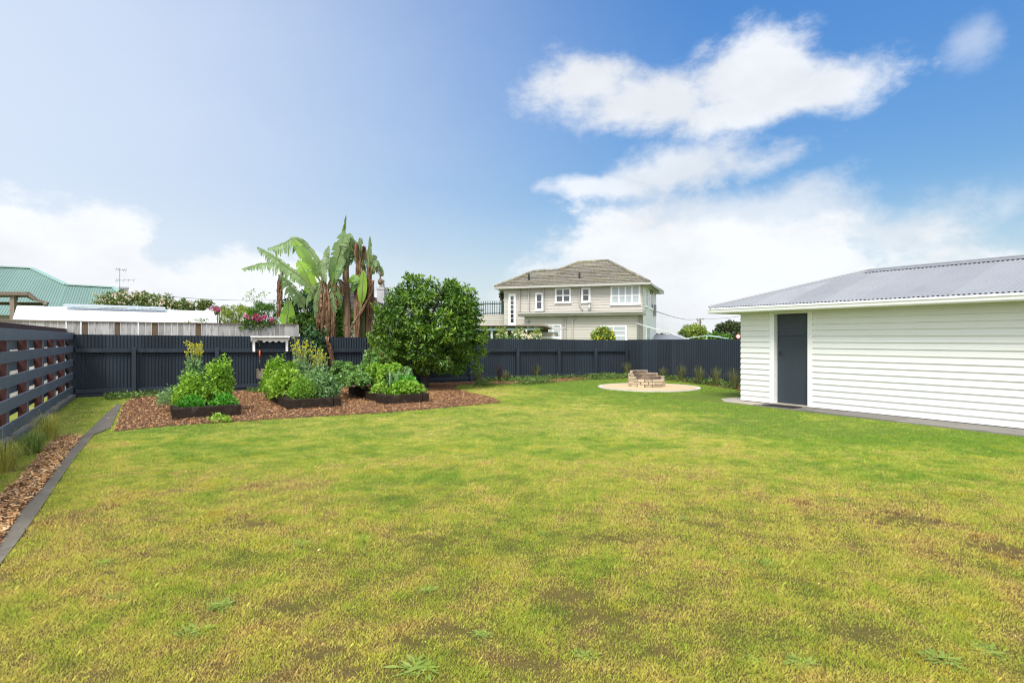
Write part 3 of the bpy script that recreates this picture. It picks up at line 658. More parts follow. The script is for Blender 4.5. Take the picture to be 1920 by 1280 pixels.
mb = MB(); gb(mb, S0 - OE + .061, S1 + OE - .061, OV - .086, -DEP - OV + .09, HW, HW + .012); mb.build('soffit', M['soffit'], g)
# doormat
p = gwp(-.50, .33, .03); mt = thing('doormat', p, 'black rubber doormat lying on the concrete in front of the garage door', 'doormat')
mb = MB()
for i in range(9): gb(mb, -.86, -.14, .20 + i * .038, .225 + i * .038, .027, .040)
for i in range(13): gb(mb, -.86 + i * .0575, -.845 + i * .0575 + .008, .20, .53, .0265, .036)
mb.build('mat_grid', M['rubber'], mt)

# ================================================================== fire pit
fp = thing('fire_pit', gnd(1212, 724), 'round dry stacked cream brick fire pit with sooty inside on the buff patio', 'fire pit')
FC = gnd(1212, 725.5); FR = .50
mb = MB(); ms = MB(); r = random.Random(5)
for c in range(6):
    # the ring steps down on its right side, facing the camera it is open and low
    nb_ = 15
    for i in range(nb_):
        a = 2 * math.pi * (i + .5 * (c % 2)) / nb_ ; x = math.cos(a); y = math.sin(a)
        hmax = 6 if (y > -.1 and x < .45) else (5 if (y > 0 and x < .75) else (4 if (y > .1) else 3))
        if x < -.86: hmax = 5
        if c >= hmax: continue
        p = FC + V3((x * FR, y * FR, .034 + .036 + c * .078))
        (mb).box(tuple(p), (.200 + r.uniform(-.01, .01), .10, .070), (-math.sin(a + r.uniform(-.06, .06)), math.cos(a)), t=r.random())
        ms.box(tuple(FC + V3((x * (FR - .056 - .006 * r.random()), y * (FR - .056), .034 + .036 + c * .078))), (.185, .014, .060), (-math.sin(a), math.cos(a)), t=r.random())
mb.build('brick_ring', M['firebrick'], fp, bevel=.006); ms.build('sooty_lining', M['sooty'], fp)
mb = MB(); mb.prism([FC + V3((.44 * math.cos(a), .44 * math.sin(a), .036)) for a in np.linspace(0, 2 * math.pi, 24, endpoint=False)], (0, 0, .05)); mb.build('ash_bed', M['soil'], fp)

# ================================================================== raised beds
def raised_bed(fl, wid, dep, h, label):
    b = thing('raised_bed', fl, label, 'raised bed', 'sleeper raised beds')
    w_ = .15; fl = V3((fl.x, fl.y, 0))
    def pp(a, d, z=0): p = fl + d2 * a + d1 * d; return V3((p.x, p.y, z))
    r = random.Random(int(fl.x * 100))
    for (a0, a1, dd0, dd1) in [(0, wid - .16, w_ / 2, w_ / 2), (wid - w_ / 2, wid - w_ / 2, .0, dep), (w_ / 2, w_ / 2, w_ + .005, dep), (w_ + .005, wid - w_ - .005, dep - w_ / 2, dep - w_ / 2)]:
        mb = MB(); n = 7; P0 = pp(a0, dd0); P1 = pp(a1, dd1); dv = (P1 - P0); sd_ = V3((-dv.y, dv.x, 0)).normalized()
        for i in range(n + 1):     # slightly wavy old sleeper
            c = P0 + dv * i / n; j = [r.uniform(-.006, .006) for _ in range(4)]; hh = h + r.uniform(-.008, .006)
            for u, z in ((-1, 0), (1, 0), (1, hh), (-1, hh)): mb.v.append(tuple(c + sd_ * (u * (w_ / 2 - .002) + j[0]) + V3((0, 0, z)))); mb.t.append(.5)
        for i in range(n):
            for k in range(4): mb.f.append([i * 4 + k, i * 4 + (k + 1) % 4, i * 4 + 4 + (k + 1) % 4, i * 4 + 4 + k])
        mb.f.append([3, 2, 1, 0]); mb.f.append([n * 4 + k for k in range(4)])
        mb.build('sleeper', M['darkwood'], b, bevel=.012)
    mb = MB(); m_ = 9; n_ = 16; vs = []
    for j in range(n_ + 1):
        for i in range(m_ + 1): vs.append(pp(.12 + (wid - .24) * i / m_, .12 + (dep - .24) * j / n_, h - .05 + r.uniform(-.015, .02)))
    mb.add(vs, [(j * (m_ + 1) + i, j * (m_ + 1) + i + 1, (j + 1) * (m_ + 1) + i + 1, (j + 1) * (m_ + 1) + i) for j in range(n_) for i in range(m_)], .5)
    mb.build('soil', M['soil'], b)
    return pp
BH = .215
bed1 = raised_bed(gnd(323, 788), 1.15, 2.25, BH, 'dark timber sleeper bed nearest the left fence, planted with parsley and celery')
bed2 = raised_bed(gnd(538, 769), 1.12, 2.95, BH, 'middle dark timber sleeper bed, planted with lettuce and tall yellow flowering brassica')
bed3 = raised_bed(gnd(720.5, 759.5), 1.08, 2.9, BH, 'dark timber sleeper bed beside the round tree, planted with kale and leeks')

# ================================================================== tool shelf and spade
def fen(px, out=.0, z=0): s = on_line(A, FD, px); p = A + FD * s - FN * out; return V3((p.x, p.y, z))
sh = thing('tool_rack', fen(505, .1), 'small white shelf with scalloped front and two legs fixed on the slate fence', 'tool rack')
a = on_line(A, FD, 470); b = on_line(A, FD, 540)
def fs(s, out, z): p = A + FD * s - FN * out; return V3((p.x, p.y, z))
Yc = fs((a + b) / 2, .2, 0).y; zt = CH - (629.5 - HZ) / F * Yc; zb_ = CH - (659 - HZ) / F * Yc
mb = MB(); mb.prism([fs(a - .02, .03, zt - .03), fs(b + .02, .03, zt - .03), fs(b + .02, .27, zt - .045), fs(a - .02, .27, zt - .045)], (0, 0, .025)); mb.build('shelf_top', M['white_trim'], sh, bevel=.003)
mb = MB(); n = 60; vs = [fs(a + .02, .10, zt - .04), fs(b - .02, .10, zt - .04)]
for i in range(n, -1, -1):
    u = i / n; dz = .17 + .022 * math.cos(u * 2 * math.pi * 6) * (1 if .12 < u < .88 else 0)
    vs.append(fs(a + .02 + (b - a - .04) * u, .10, zt - dz))
mb.prism(vs, tuple(FN * .02)); mb.build('scalloped_board', M['white_trim'], sh)
for s in (a + .04, b - .08):
    mb = MB(); mb.prism([fs(s, .12, zb_), fs(s + .065, .12, zb_), fs(s + .065, .105, zb_), fs(s, .105, zb_)], (0, 0, zt - zb_ - .04)); mb.build('leg', M['white_trim'], sh)
for s in (a, b - .02):
    mb = MB(); mb.prism([fs(s, .03, zt - .04), fs(s, .25, zt - .045), fs(s, .23, zt - .12), fs(s, .03, zt - .19)], tuple(FD * .02)); mb.build('bracket', M['white_trim'], sh)
s = on_line(A, FD, 486); Yc = fs(s, .12, 0).y; zz = lambda py: CH - (py - HZ) / F * Yc
spd = thing('spade', fs(s, .14, zz(711)), 'garden spade with orange handle and muddy square blade hanging under the white shelf', 'spade')
mb = MB(); mb.tube([fs(s, .13, zz(641)), fs(s, .13, zz(657))], .018, 8); mb.tube([fs(s - .07, .13, zz(639)), fs(s + .07, .13, zz(639))], .016, 8); mb.tube([fs(s - .06, .13, zz(639)), fs(s - .01, .13, zz(646))], .013, 8); mb.tube([fs(s + .06, .13, zz(639)), fs(s + .01, .13, zz(646))], .013, 8); mb.build('grip', M['black'], spd, sm=True)
mb = MB(); mb.tube([fs(s, .13, zz(656)), fs(s, .13, zz(672))], .021, 10); mb.build('handle', M['orange'], spd, sm=True)
mb = MB(); mb.tube([fs(s, .13, zz(672)), fs(s, .13, zz(694))], [.014, .018], 8); mb.build('shaft', M['black'], spd, sm=True)
mb = MB(); w_ = .095; vs = []; nx, nz = 6, 6
for j in range(nz + 1):
    for i in range(nx + 1):
        x = -1 + 2 * i / nx; vs.append(fs(s + x * w_ * (1 - .05 * (j / nz)), .13 + .03 * x * x - .02, zz(691 + 19 * j / nz + (1 if j == nz else 0) * -.8 * x * x)))
k = len(vs); vs2 = [v + FN * .004 for v in vs]
mb.add(vs + vs2, [(j * (nx + 1) + i, j * (nx + 1) + i + 1, (j + 1) * (nx + 1) + i + 1, (j + 1) * (nx + 1) + i) for j in range(nz) for i in range(nx)] + [(k + j * (nx + 1) + i, k + j * (nx + 1) + i + 1, k + (j + 1) * (nx + 1) + i + 1, k + (j + 1) * (nx + 1) + i) for j in range(nz) for i in range(nx)])
mb.build('blade', M['steel'], spd, sm=True)
# ================================================================== two-storey house
class Frame:
    """a plan frame: t along e1, q along e2 (depth), z up"""
    def __init__(s, O, e1):
        s.O = V3((O[0], O[1], 0)); s.e1 = V3((e1[0], e1[1], 0)).normalized()
        s.e2 = V3((-s.e1.y, s.e1.x, 0)); s.e2 = s.e2 if s.e2.y > 0 else -s.e2
    def p(s, t, q, z): return s.O + s.e1 * t + s.e2 * q + V3((0, 0, z))
    def t_at(s, px, q): return on_line(s.O + s.e2 * q, s.e1, px)
    def q_at(s, px, t): return on_line(s.O + s.e1 * t, s.e2, px)
    def z_at(s, t, q, py): return CH - (py - HZ) / F * s.p(t, q, 0).y
    def ridge(s, px, py, ze, m, ov=0):
        """the point of the front roof plane z = ze + m(q+ov) seen at px,py"""
        lo, hi = 0, 14
        for _ in range(50):
            q = (lo + hi) / 2; t = s.t_at(px, q)
            if s.z_at(t, q, py) > ze + m * (q + ov): lo = q
            else: hi = q
        return t, q, ze + m * (q + ov)
H = Frame((8.83, 40), (-.94, .34))
hs = thing('two_storey_house', H.p(0, 0, 0), 'two storey beige weatherboard house with mossy tiled roof and white windows beyond the back fence', 'house')
ZE = 5.22; m_ = .47; OV = .5
def wallb(mb, fr, t0, t1, q0, q1, z0, z1, n, pitch=.19, lift=.021):
    lapped(mb, [fr.p(t0, q0, z0), fr.p(t1, q1, z0), fr.p(t1, q1, z1), fr.p(t0, q0, z1)], (0, 0, 1), n, pitch, lift, start=0)
mb = MB(); TL = H.t_at(945, 0)
wallb(mb, H, 0, TL, 0, 0, 0, ZE, -H.e2); mb.build('front_wall', M['beige'], hs)
mb = MB(); wallb(mb, H, 0, 0, 0, 8.1, 0, ZE, -H.e1); mb.build('side_wall', M['white'], hs)  # brighter light on this side is put into the whiter paint
mb = MB(); wallb(mb, H, TL, TL, 0, 5.8, 0, ZE, H.e1); wallb(mb, H, 0, 9.5, 8.1, 8.1, 0, ZE, H.e2); mb.build('rear_wall', M['beige'], hs)
# roof
rR = H.ridge(1140, 490, ZE, m_, OV); rL = H.ridge(1084, 493, ZE, m_, OV); J = H.ridge(1047, 507.5, ZE, m_, OV); lR = H.ridge(1000, 510, ZE, m_, OV)
qm = (rR[1] + rL[1]) / 2; ql = (J[1] + lR[1]) / 2
P3 = lambda a: H.p(*a)
def E_(t, q): return H.p(t, q, ZE)
mb = MB(); TE = TL + .5; ax = (H.e2 + V3((0, 0, m_))).normalized(); nf = (V3((0, 0, 1)) - H.e2 * m_).normalized()
lapped(mb, [E_(-.5, -OV), E_(J[0], -OV), P3(J), P3(rL), P3(rR)], ax, nf, .33, .045)
lapped(mb, [E_(J[0], -OV), E_(TE, -OV), P3(lR), P3(J)], ax, nf, .33, .045)
def plane(mb, pts, pitch=.33, lift=.045):
    n = nrm(pts[0], pts[1], pts[2]); h = V3((-n.x, -n.y, 0)).normalized(); a_ = h - n * h.dot(n)
    if a_.z < 0: a_ = -a_
    lapped(mb, pts, a_, n, pitch, lift)
plane(mb, [E_(-.5, -OV), P3(rR), E_(-.5, 2 * qm + OV)])
plane(mb, [P3(rR), P3(rL), E_(rL[0] + qm, 2 * qm + OV), E_(-.5, 2 * qm + OV)])
plane(mb, [P3(rL), H.p(rL[0] + qm + OV, -OV + .02, ZE - .03), H.p(rL[0] + qm + OV, 2 * qm + OV, ZE - .03)])
plane(mb, [P3(lR), E_(TE, -OV), E_(TE, 2 * ql + OV)]); plane(mb, [P3(J), P3(lR), E_(TE, 2 * ql + OV), E_(J[0], 2 * ql + OV)])
hr = mb.build('roof', M['mossy'], hs)
mb = MB()
for a_, b_ in ((P3(rR), P3(rL)), (P3(rR), E_(-.5, -OV)), (P3(rR), E_(-.5, 2 * qm + OV)), (P3(rL), P3(J)), (P3(J), P3(lR)), (P3(lR), E_(TE, -OV))):
    n = int((a_ - b_).length / .4)
    for i in range(n):
        u0 = a_ + (b_ - a_) * i / n; u1 = a_ + (b_ - a_) * (i + 1.06) / n; mb.tube([u0 + V3((0, 0, .05)), u1 + V3((0, 0, .055))], [.12, .10], 8)
mb.build('ridge_tiles', M['mossy'], hr)
for px, y0, y1, r_ in ((991.5, 514, 533, .07), (1018.5, 524, 540, .055), (1086.5, 511, 528, .07)):
    mb = MB(); t = H.t_at(px, .6); z0 = H.z_at(t, .6, y1); z1 = H.z_at(t, .6, y0); mb.tube([H.p(t, .6, z0 - .3), H.p(t, .6, z1)], r_, 8); mb.build('vent_pipe', M['black'], hr)
mb = MB(); mb.prism([H.p(-.45, -.45, ZE - .16), H.p(TE - .05, -.45, ZE - .16), H.p(TE - .05, 6.2, ZE - .16), H.p(-.45, 8.5, ZE - .16)], (0, 0, .012)); mb.build('soffit', M['beige_trim'], hs)
mb = MB(); mb.beam(H.p(-.52, -.52, ZE - .07), H.p(TE, -.52, ZE - .07), .10, .14); mb.beam(H.p(-.54, -.58, ZE - .071), H.p(-.54, 8.6, ZE - .071), .10, .14); mb.beam(H.p(TE + .05, -.5, ZE - .07), H.p(TE + .05, 6.2, ZE - .07), .10, .14); mb.build('gutter', M['beige_trim'], hs)
# lower storey projecting towards the camera
QF = -1.05; T0 = H.t_at(1194, QF); T1 = H.t_at(984, QF); ZB = H.z_at(T0, QF - .4, 590)
mb = MB(); wallb(mb, H, T0, T1, QF, QF, 0, ZB, -H.e2); mb.build('lower_wall', M['beige'], hs)
for tt_, n_ in ((T0, -H.e1), (T1, H.e1)): mb = MB(); wallb(mb, H, tt_, tt_, QF, 0, 0, ZB, n_); mb.build('lower_side_wall', M['beige'], hs)
t0 = H.t_at(1206, QF - .5); t1 = H.t_at(971, QF - .5)
mb = MB(); mb.prism([H.p(t0, QF - .5, ZB), H.p(t1, QF - .5, ZB), H.p(t1, -.021, ZB), H.p(t0, -.021, ZB)], (0, 0, .20)); mb.build('canopy', M['beige_trim'], hs, bevel=.01)
mb = MB(); mb.beam(H.p(t0 - .02, QF - .56, ZB + .20), H.p(t1, QF - .56, ZB + .20), .12, .10); mb.build('canopy_gutter', M['beige_trim'], hs)
mb = MB(); mb.prism([H.p(t0, QF - .48, ZB + .21), H.p(t1, QF - .48, ZB + .21), H.p(t1, -.022, ZB + .27), H.p(t0, -.022, ZB + .27)], (0, 0, .03)); mb.build('canopy_roof', M['mossy'], hs)
def window(fr, parent, px0, px1, py0, py1, q, cols, rows, glass, name='window', fw=.09, ts=None, side=None, cill=True, mull=.05):
    """rect seen between the columns/rows on the front plane q (or on the side plane t=side)"""
    if side is None:
        a, b = sorted((fr.t_at(px0, q), fr.t_at(px1, q))); P = lambda u, o, z: fr.p(u, q - o, z); zz_ = lambda u, py: fr.z_at(u, q, py)
    else:
        a, b = sorted((fr.q_at(px0, side), fr.q_at(px1, side))); P = lambda u, o, z: fr.p(side - o, u, z); zz_ = lambda u, py: fr.z_at(side, u, py)
    z1 = zz_((a + b) / 2, py0); z0 = zz_((a + b) / 2, py1)
    def bx(mb, u0, u1, o0, o1, w0, w1): mb.prism([P(u0, o0, w0), P(u1, o0, w0), P(u1, o1, w0), P(u0, o1, w0)], (0, 0, w1 - w0), .5)
    mb = MB(); bx(mb, a, a + fw, .065, .0, z0, z1); bx(mb, b - fw, b, .065, .0, z0, z1); bx(mb, a + fw, b - fw, .064, .0, z1 - fw, z1); bx(mb, a + fw, b - fw, .064, 0, z0, z0 + fw)
    if cill: bx(mb, a - .04, b + .04, .11, .0, z0 - .04, z0)
    A0, B0, C0, D0 = a + fw, b - fw, z0 + fw, z1 - fw
    for i in range(1, cols):
        u = A0 + (B0 - A0) * i / cols; bx(mb, u - mull / 2, u + mull / 2, .055, .032, C0, D0)
    hh = rows if hasattr(rows, '__len__') else [i / rows for i in range(1, rows)]
    for v in hh:
        w_ = C0 + (D0 - C0) * v; bx(mb, A0, B0, .053, .032, w_ - mull * .4, w_ + mull * .4)
    wn_ = mb.build(name, M['white_trim'], parent)
    mb = MB(); bx(mb, A0, B0, .032, .026, C0, D0); mb.build('pane', M[glass], wn_)
    return wn_
window(H, hs, 954, 967.5, 551, 609, 0, 1, 6, 'glass', 'stair_window', .16)
window(H, hs, 1004, 1019, 549, 582, 0, 1, 2, 'glass', fw=.13)
window(H, hs, 1041, 1071, 540, 568, 0, 2, 2, 'glass', fw=.12, mull=.10)
window(H, hs, 1090, 1107.5, 539, 567, 0, 1, 2, 'glass', fw=.14)
window(H, hs, 1145, 1201, 534.5, 571, 0, 4, [.45], 'curtain', fw=.12, mull=.09)
window(H, hs, 1022, 1053, 608, 642, QF, 2, 2, 'curtain', fw=.10, mull=.07)
window(H, hs, 1126, 1175.5, 610, 643, QF, 2, [.4, .72], 'curtain', fw=.11, mull=.08)
window(H, hs, 1209, 1214, 539, 576, 0, 1, 2, 'curtain', side=0, fw=.14)
window(H, hs, 1216.5, 1224, 541, 580, 0, 2, 1, 'glass', side=0, fw=.14)
window(H, hs, 1211, 1219, 612, 648, 0, 1, 2, 'curtain', side=0, fw=.14)
mb = MB(); q = H.q_at(1227, -.1); mb.prism([H.p(-.02, q, H.z_at(0, q, 592)), H.p(-.20, q, H.z_at(0, q, 592)), H.p(-.20, q + .5, H.z_at(0, q, 592)), H.p(-.02, q + .5, H.z_at(0, q, 592))], (0, 0, .85)); mb.build('shutter', M['ridge'], hs)
# downpipes
def pipe(pts, q, name='downpipe', r_=.045):
    mb = MB(); out = []
    for px, py in pts: t = H.t_at(px, q); out.append(H.p(t, q, H.z_at(t, q, py)))
    mb.tube(out, r_, 6); mb.build(name, M['beige_trim'], hs)
pipe([(971, 538), (974.5, 545), (974.5, 583)], -.09); pipe([(991.5, 538), (991.5, 586)], -.09, r_=.055); pipe([(1018.8, 538), (1018.8, 570), (1020, 582)], -.09)
pipe([(1086.2, 535), (1086.2, 570), (1092, 581)], -.09, r_=.055); pipe([(1052, 592), (1056, 595), (1056, 640)], QF - .08, r_=.04); pipe([(1058.5, 592), (1061, 597), (1061, 640)], QF - .08, r_=.04)
pipe([(1083, 592), (1073, 601), (1073, 641)], QF - .08, r_=.06)
mb = MB(); t = H.t_at(1105, -.25); mb.tube([H.p(t, -.3, ZB + .3), H.p(t, -.3, ZB + .85)], .06, 8); mb.tube([H.p(t, -.3, ZB + .85), H.p(t, -.3, ZB + .98)], .10, 8); mb.build('flue', M['alu'], hs, sm=True)
mb = MB(); t = H.t_at(992, QF); mb.sphere(H.p(t, QF - .06, H.z_at(t, QF, 603)), .09, 8, 6); mb.build('outdoor_lamp', M['ridge'], hs)
# roof deck on the left with slatted railing
mb = MB(); q = 1.5; TD0, TD1 = TL, TL + 2.9; zd = H.z_at(TL + .5, q, 589); wallb(mb, H, TD0, TD1, q, q, 0, zd, -H.e2); mb.build('deck_wall', M['beige'], hs)
mb = MB(); zt_ = H.z_at(TL + .5, q, 566); n = 17
for i in range(n):
    t = TL + .02 + (H.t_at(890, q) - TL) * i / (n - 1); mb.box(tuple(H.p(t, q, (zd + zt_) / 2 + .02)), (.045, .03, zt_ - zd + .15), H.e1)
mb.beam(H.p(TL, q + .04, zt_ - .12), H.p(H.t_at(890, q), q + .04, zt_ - .12), .04, .07); mb.beam(H.p(TL, q + .04, zd + .08), H.p(H.t_at(890, q), q + .04, zd + .08), .04, .07)
for px in (891, 942): t = H.t_at(px, q); mb.box(tuple(H.p(t, q + .03, (zd + zt_) / 2 + .06)), (.13, .10, zt_ - zd + .1), H.e1)
mb.build('deck_railing', M['darkgreen'], hs)
# clothes airing line / stay from the house corner
# ------------------------------------------------ mint pergola and small lean-to in front of the house
PG = Frame(at(1012, 700, 31).xy, (-.97, .24))
pg = thing('pergola', PG.p(0, 0, 0), 'mint painted pergola with dark corrugated roof in front of the two storey house', 'pergola')
zb = PG.z_at(1, 0, 617)
mb = MB(); mb.beam(PG.p(0, 0, zb), PG.p(4.6, 0, zb - .02), .06, .12); mb.build('beam', M['mintwood'], pg)
for px in (1006, 962.5, 921.5): 
    t = PG.t_at(px, .0); mb = MB(); mb.box(tuple(PG.p(t, .08, zb / 2)), (.11, .09, zb), PG.e1); mb.build('post', M['mintwood'], pg)
mb = MB()
for px in (1003, 990, 968, 945, 920, 900): t = PG.t_at(px, .0); mb.beam(PG.p(t, -.04, zb + .10), PG.p(t, 2.6, zb + .04), .09, .08)
mb.build('rafters', M['mintwood'], pg)
zz1 = PG.z_at(0, -.3, 611.5)
mb = MB(); corrugated(mb, [PG.p(-.25, -.3, zz1), PG.p(4.8, -.3, zz1 + .05), PG.p(4.8, 2.7, zz1 - .02), PG.p(-.25, 2.7, zz1 - .06)], PG.e1, (0, 0, 1), .078, .012, 4); mb.build('roof', M['rust_iron'], pg)
mb = MB(); mb.beam(PG.p(0, 2.4, 1.0), PG.p(4.6, 2.4, 1.0), .05, 2.0, up=(0, 0, 1)); mb.beam(PG.p(0, 2.45, 2.1), PG.p(4.6, 2.45, 2.1), .05, .3); mb.build('back_panel', M['brownwood'], pg)  # dark backing; the shade under the roof is put into its colour
LS = Frame(at(1050, 700, 33).xy, (-.97, .24))
ls = thing('lean_to_shed', LS.p(0, 0, 0), 'small pale lean-to shed with sloping white roof beside the mint pergola', 'shed')
mb = MB(); t1 = LS.t_at(1008, 0); z0 = LS.z_at(0, 0, 619); z1 = LS.z_at(t1, 0, 616.5)
mb.prism([LS.p(0.3, 0, 0), LS.p(t1, 0, 0), LS.p(t1, 1.2, 0), LS.p(.3, 1.2, 0)], (0, 0, z0 - .1)); mb.build('wall', M['beige'], ls)
mb = MB(); mb.prism([LS.p(-.15, -.2, z0), LS.p(t1, -.2, z1), LS.p(t1, 1.4, z1 + .1), LS.p(-.15, 1.4, z0 + .1)], (0, 0, .06)); mb.build('roof', M['beige_trim'], ls)
mb = MB(); mb.beam(LS.p(0, -.06, LS.z_at(0, 0, 633)), LS.p(t1, -.06, LS.z_at(t1, 0, 632.5)), .10, .12); mb.build('cill', M['white_trim'], ls)

# ================================================================== teal roofed house, far left
G = Frame(at(300, 700, 30).xy, (-.858, -.514)); G.e2 = V3((-.5145, .8575, 0))
gh = thing('teal_roof_house', G.p(0, 0, 0), 'house with teal green corrugated metal hip roof beyond the left end of the paling fence', 'house')
ZG, mg = 2.55, .42
a1 = G.ridge(60, 504, ZG, mg); a0_ = G.ridge(-40, 497, ZG, mg); bL = G.ridge(125, 535, ZG, mg); bR = G.ridge(214, 540, ZG, mg)
G3 = lambda a: G.p(*a); GE = lambda t, q=0: G.p(t, q, ZG)
tR = G.t_at(278, 0)
axg = (G.e2 + V3((0, 0, mg))).normalized(); ng = (V3((0, 0, 1)) - G.e2 * mg).normalized(); TG = 22
mb = MB()
corrugated(mb, [GE(TG), GE(bL[0]), G3(bL), G3(a1), G.p(TG, a1[1], a1[2])], -G.e1, ng, .11, .011, 6)
corrugated(mb, [GE(bL[0]), GE(tR), G3(bR), G3(bL)], -G.e1, ng, .11, .011, 6)
def pl2(mb, pts): corrugated(mb, pts, G.e2, nrm(pts[0], pts[1], pts[2]), .15, .02, 2)
tX = a1[0] + (bL[0] - a1[0]) * a1[1] / (a1[1] - bL[1]) + .05; pl2(mb, [G3(a1), G.p(tX, .02, ZG - .02), G.p(tX, 2 * a1[1], ZG)]); pl2(mb, [G3(bR), GE(tR), GE(tR, 2 * bR[1])])
pl2(mb, [G3(a1), G.p(TG, a1[1], a1[2]), GE(TG, 2 * a1[1]), GE(tX, 2 * a1[1])]); pl2(mb, [G3(bR), G3(bL), GE(bL[0], 2 * bL[1]), GE(tR, 2 * bR[1])])
gr_ = mb.build('roof', M['teal_iron'], gh)
mb = MB()
for a_, b_ in ((G.p(TG, a1[1], a1[2]), G3(a1)), (G3(a1), G3(bL)), (G3(bL), G3(bR)), (G3(bR), GE(tR))): mb.beam(a_ + V3((0, 0, .04)), b_ + V3((0, 0, .04)), .26, .06)
mb.build('ridge_capping', M['teal_ridge'], gr_)
mb = MB(); mb.prism([G.p(tR + .5, .5, 0), G.p(TG, .5, 0), G.p(TG, 8, 0), G.p(tR + .5, 5, 0)], (0, 0, ZG + .1)); mb.build('wall', M['beige'], gh)
tc_ = G.t_at(232, bR[1] + 1.0); zc0 = G.z_at(tc_, bR[1] + 1, 552); zc1 = G.z_at(tc_, bR[1] + 1, 540)
mb = MB(); mb.box(tuple(G.p(tc_, bR[1] + 1, (zc0 + zc1) / 2 - .4)), (.42, .36, zc1 - zc0 + .8), G.e1); mb.box(tuple(G.p(tc_, bR[1] + 1, zc1)), (.48, .42, .1), G.e1); mb.build('chimney', M['pale_brick'], gh)
ta = G.t_at(224.5, bR[1]); za = lambda py: G.z_at(ta, bR[1], py)
mb = MB(); AP = lambda dx, py: G.p(ta, bR[1], za(py)) + V3((dx, 0, 0))
mb.tube([AP(0, 542), AP(0, 503)], .014, 5)
mb.tube([AP(-.23, 504.5), AP(.33, 506.5)], .011, 4); mb.tube([AP(-.24, 525.5), AP(.8, 525)], .009, 4)
for dx, py in ((-.22, 504.5), (-.1, 505), (.2, 506), (.32, 506.5), (-.23, 525.5), (-.12, 525.4), (.2, 525.2), (.45, 525.1), (.75, 525)): mb.tube([AP(dx, py - 3) + V3((0, .1, 0)), AP(dx, py + 3)], .012, 4)
tag(mb.build('tv_antenna', M['cable'], None, AP(0, 542)), 'thin TV aerial standing on the teal roof beside the grey chimney', 'antenna')
mb = MB(); t_ = G.t_at(1.5, a1[1]); mb.tube([G.p(t_, a1[1] - .4, G.z_at(t_, a1[1], 512)), G.p(t_, a1[1] - .4, G.z_at(t_, a1[1], 486))], .025, 5); mb.build('roof_mast', M['cable'], gh)

# ------------------------------------------------ open carport with rusty roof in front of it
Yc = 20.0
cp = thing('carport', at(25, 700, Yc), 'old open timber carport with sagging rusty roof left of the white roofed glasshouse', 'carport')
def cpt(px, py, dy=0): return at(px, py, Yc + dy)
mb = MB(); mb.add([cpt(-200, 546), cpt(52, 547), cpt(60, 552), cpt(68, 559), cpt(78, 562.5), cpt(90, 567), cpt(88, 568, 3.2), cpt(74, 565, 3.2), cpt(62, 562, 3.2), cpt(50, 556, 3.2), cpt(-170, 556, 3.2)],
    [(0, 1, 9, 10), (1, 2, 8, 9), (2, 3, 7, 8), (3, 4, 6, 7), (4, 5, 6)]); o = mb.build('roof', M['rust_iron'], cp)
so_ = o.modifiers.new('s', 'SOLIDIFY'); so_.thickness = .03
mb = MB(); mb.beam(cpt(-200, 549.5), cpt(54, 550.5), .10, .11); mb.beam(cpt(54, 551), cpt(68, 562), .08, .1); mb.beam(cpt(68, 562), cpt(90, 569), .08, .08); mb.build('front_beam', M['brownwood'], cp)
for px in (25, -60, -150): 
    mb = MB(); P = cpt(px, 551, .1); mb.box((P.x, P.y, P.z / 2), (.15, .12, P.z)); mb.build('post', M['brownwood'], cp)
mb = MB(); P = cpt(86, 571, 1.2); mb.box((P.x, P.y, P.z / 2), (.09, .09, P.z)); mb.build('post', M['brownwood'], cp)
mb = MB()
for px in range(-190, 60, 42): mb.beam(cpt(px, 552), cpt(px + 12, 560, 3.0), .05, .12)
mb.beam(cpt(-200, 566, 3.1), cpt(80, 570, 3.1), .08, .12); mb.build('rafters', M['brownwood'], cp)
mb = MB(); mb.prism([cpt(-200, 596, 3.3).xy.to_3d(), cpt(82, 596, 3.3).xy.to_3d(), cpt(82, 596, 3.45).xy.to_3d(), cpt(-200, 596, 3.45).xy.to_3d()], (0, 0, 2.05)); mb.build('back_wall', M['alu'], cp)

# ------------------------------------------------ white roofed glasshouse behind the paling fence
def bk(px, off, py=None, z=None):
    O = A + FN * off; s = on_line(O, FD, px); p = O + FD * s
    return V3((p.x, p.y, z if z is not None else CH - (py - HZ) / F * p.y))
wr = thing('glasshouse', bk(215, 2.5, z=0), 'low building with plain white gable roof and open ridge vent behind the paling fence', 'glasshouse')
rl = bk(32, 3.0, 574); rr = bk(400, 3.0, 584.5); fl_ = bk(24, 1.5, 599); fr_ = bk(407.5, 1.5, 608)
bl = rl + FN * 1.5; bl.z = fl_.z; br = rr + FN * 1.5; br.z = fr_.z
fl2 = fl_; fr2 = fr_
mb = MB(); mb.prism([fl2, fr2, rr, rl], (0, 0, .02)); mb.prism([bl, br, rr, rl], (0, 0, .02)); mb.build('roof', M['white_sheet'], wr)
mb = MB()
for a_, b_ in ((fl_, fr_), (bl, br)):
    mb.prism([V3((a_.x, a_.y, 0)), V3((b_.x, b_.y, 0)), V3((b_.x, b_.y, 0)) + FN * .03, V3((a_.x, a_.y, 0)) + FN * .03], (0, 0, a_.z - .02))
for a_, b_, c_ in ((fl_, rl, bl), (fr_, rr, br)): mb.add([V3((a_.x, a_.y, 0)), a_, b_, c_, V3((c_.x, c_.y, 0))], [(0, 1, 2, 3, 4)])
mb.build('wall', M['white_sheet'], wr)
va, vb = bk(122, 2.9, 571.5), bk(310, 2.9, 577.5); d_ = V3((0, 0, -.05)) - FN * .35
mb = MB(); mb.prism([va, vb, vb + d_, va + d_], (0, 0, .035)); mb.build('ridge_vent', M['alu'], wr)
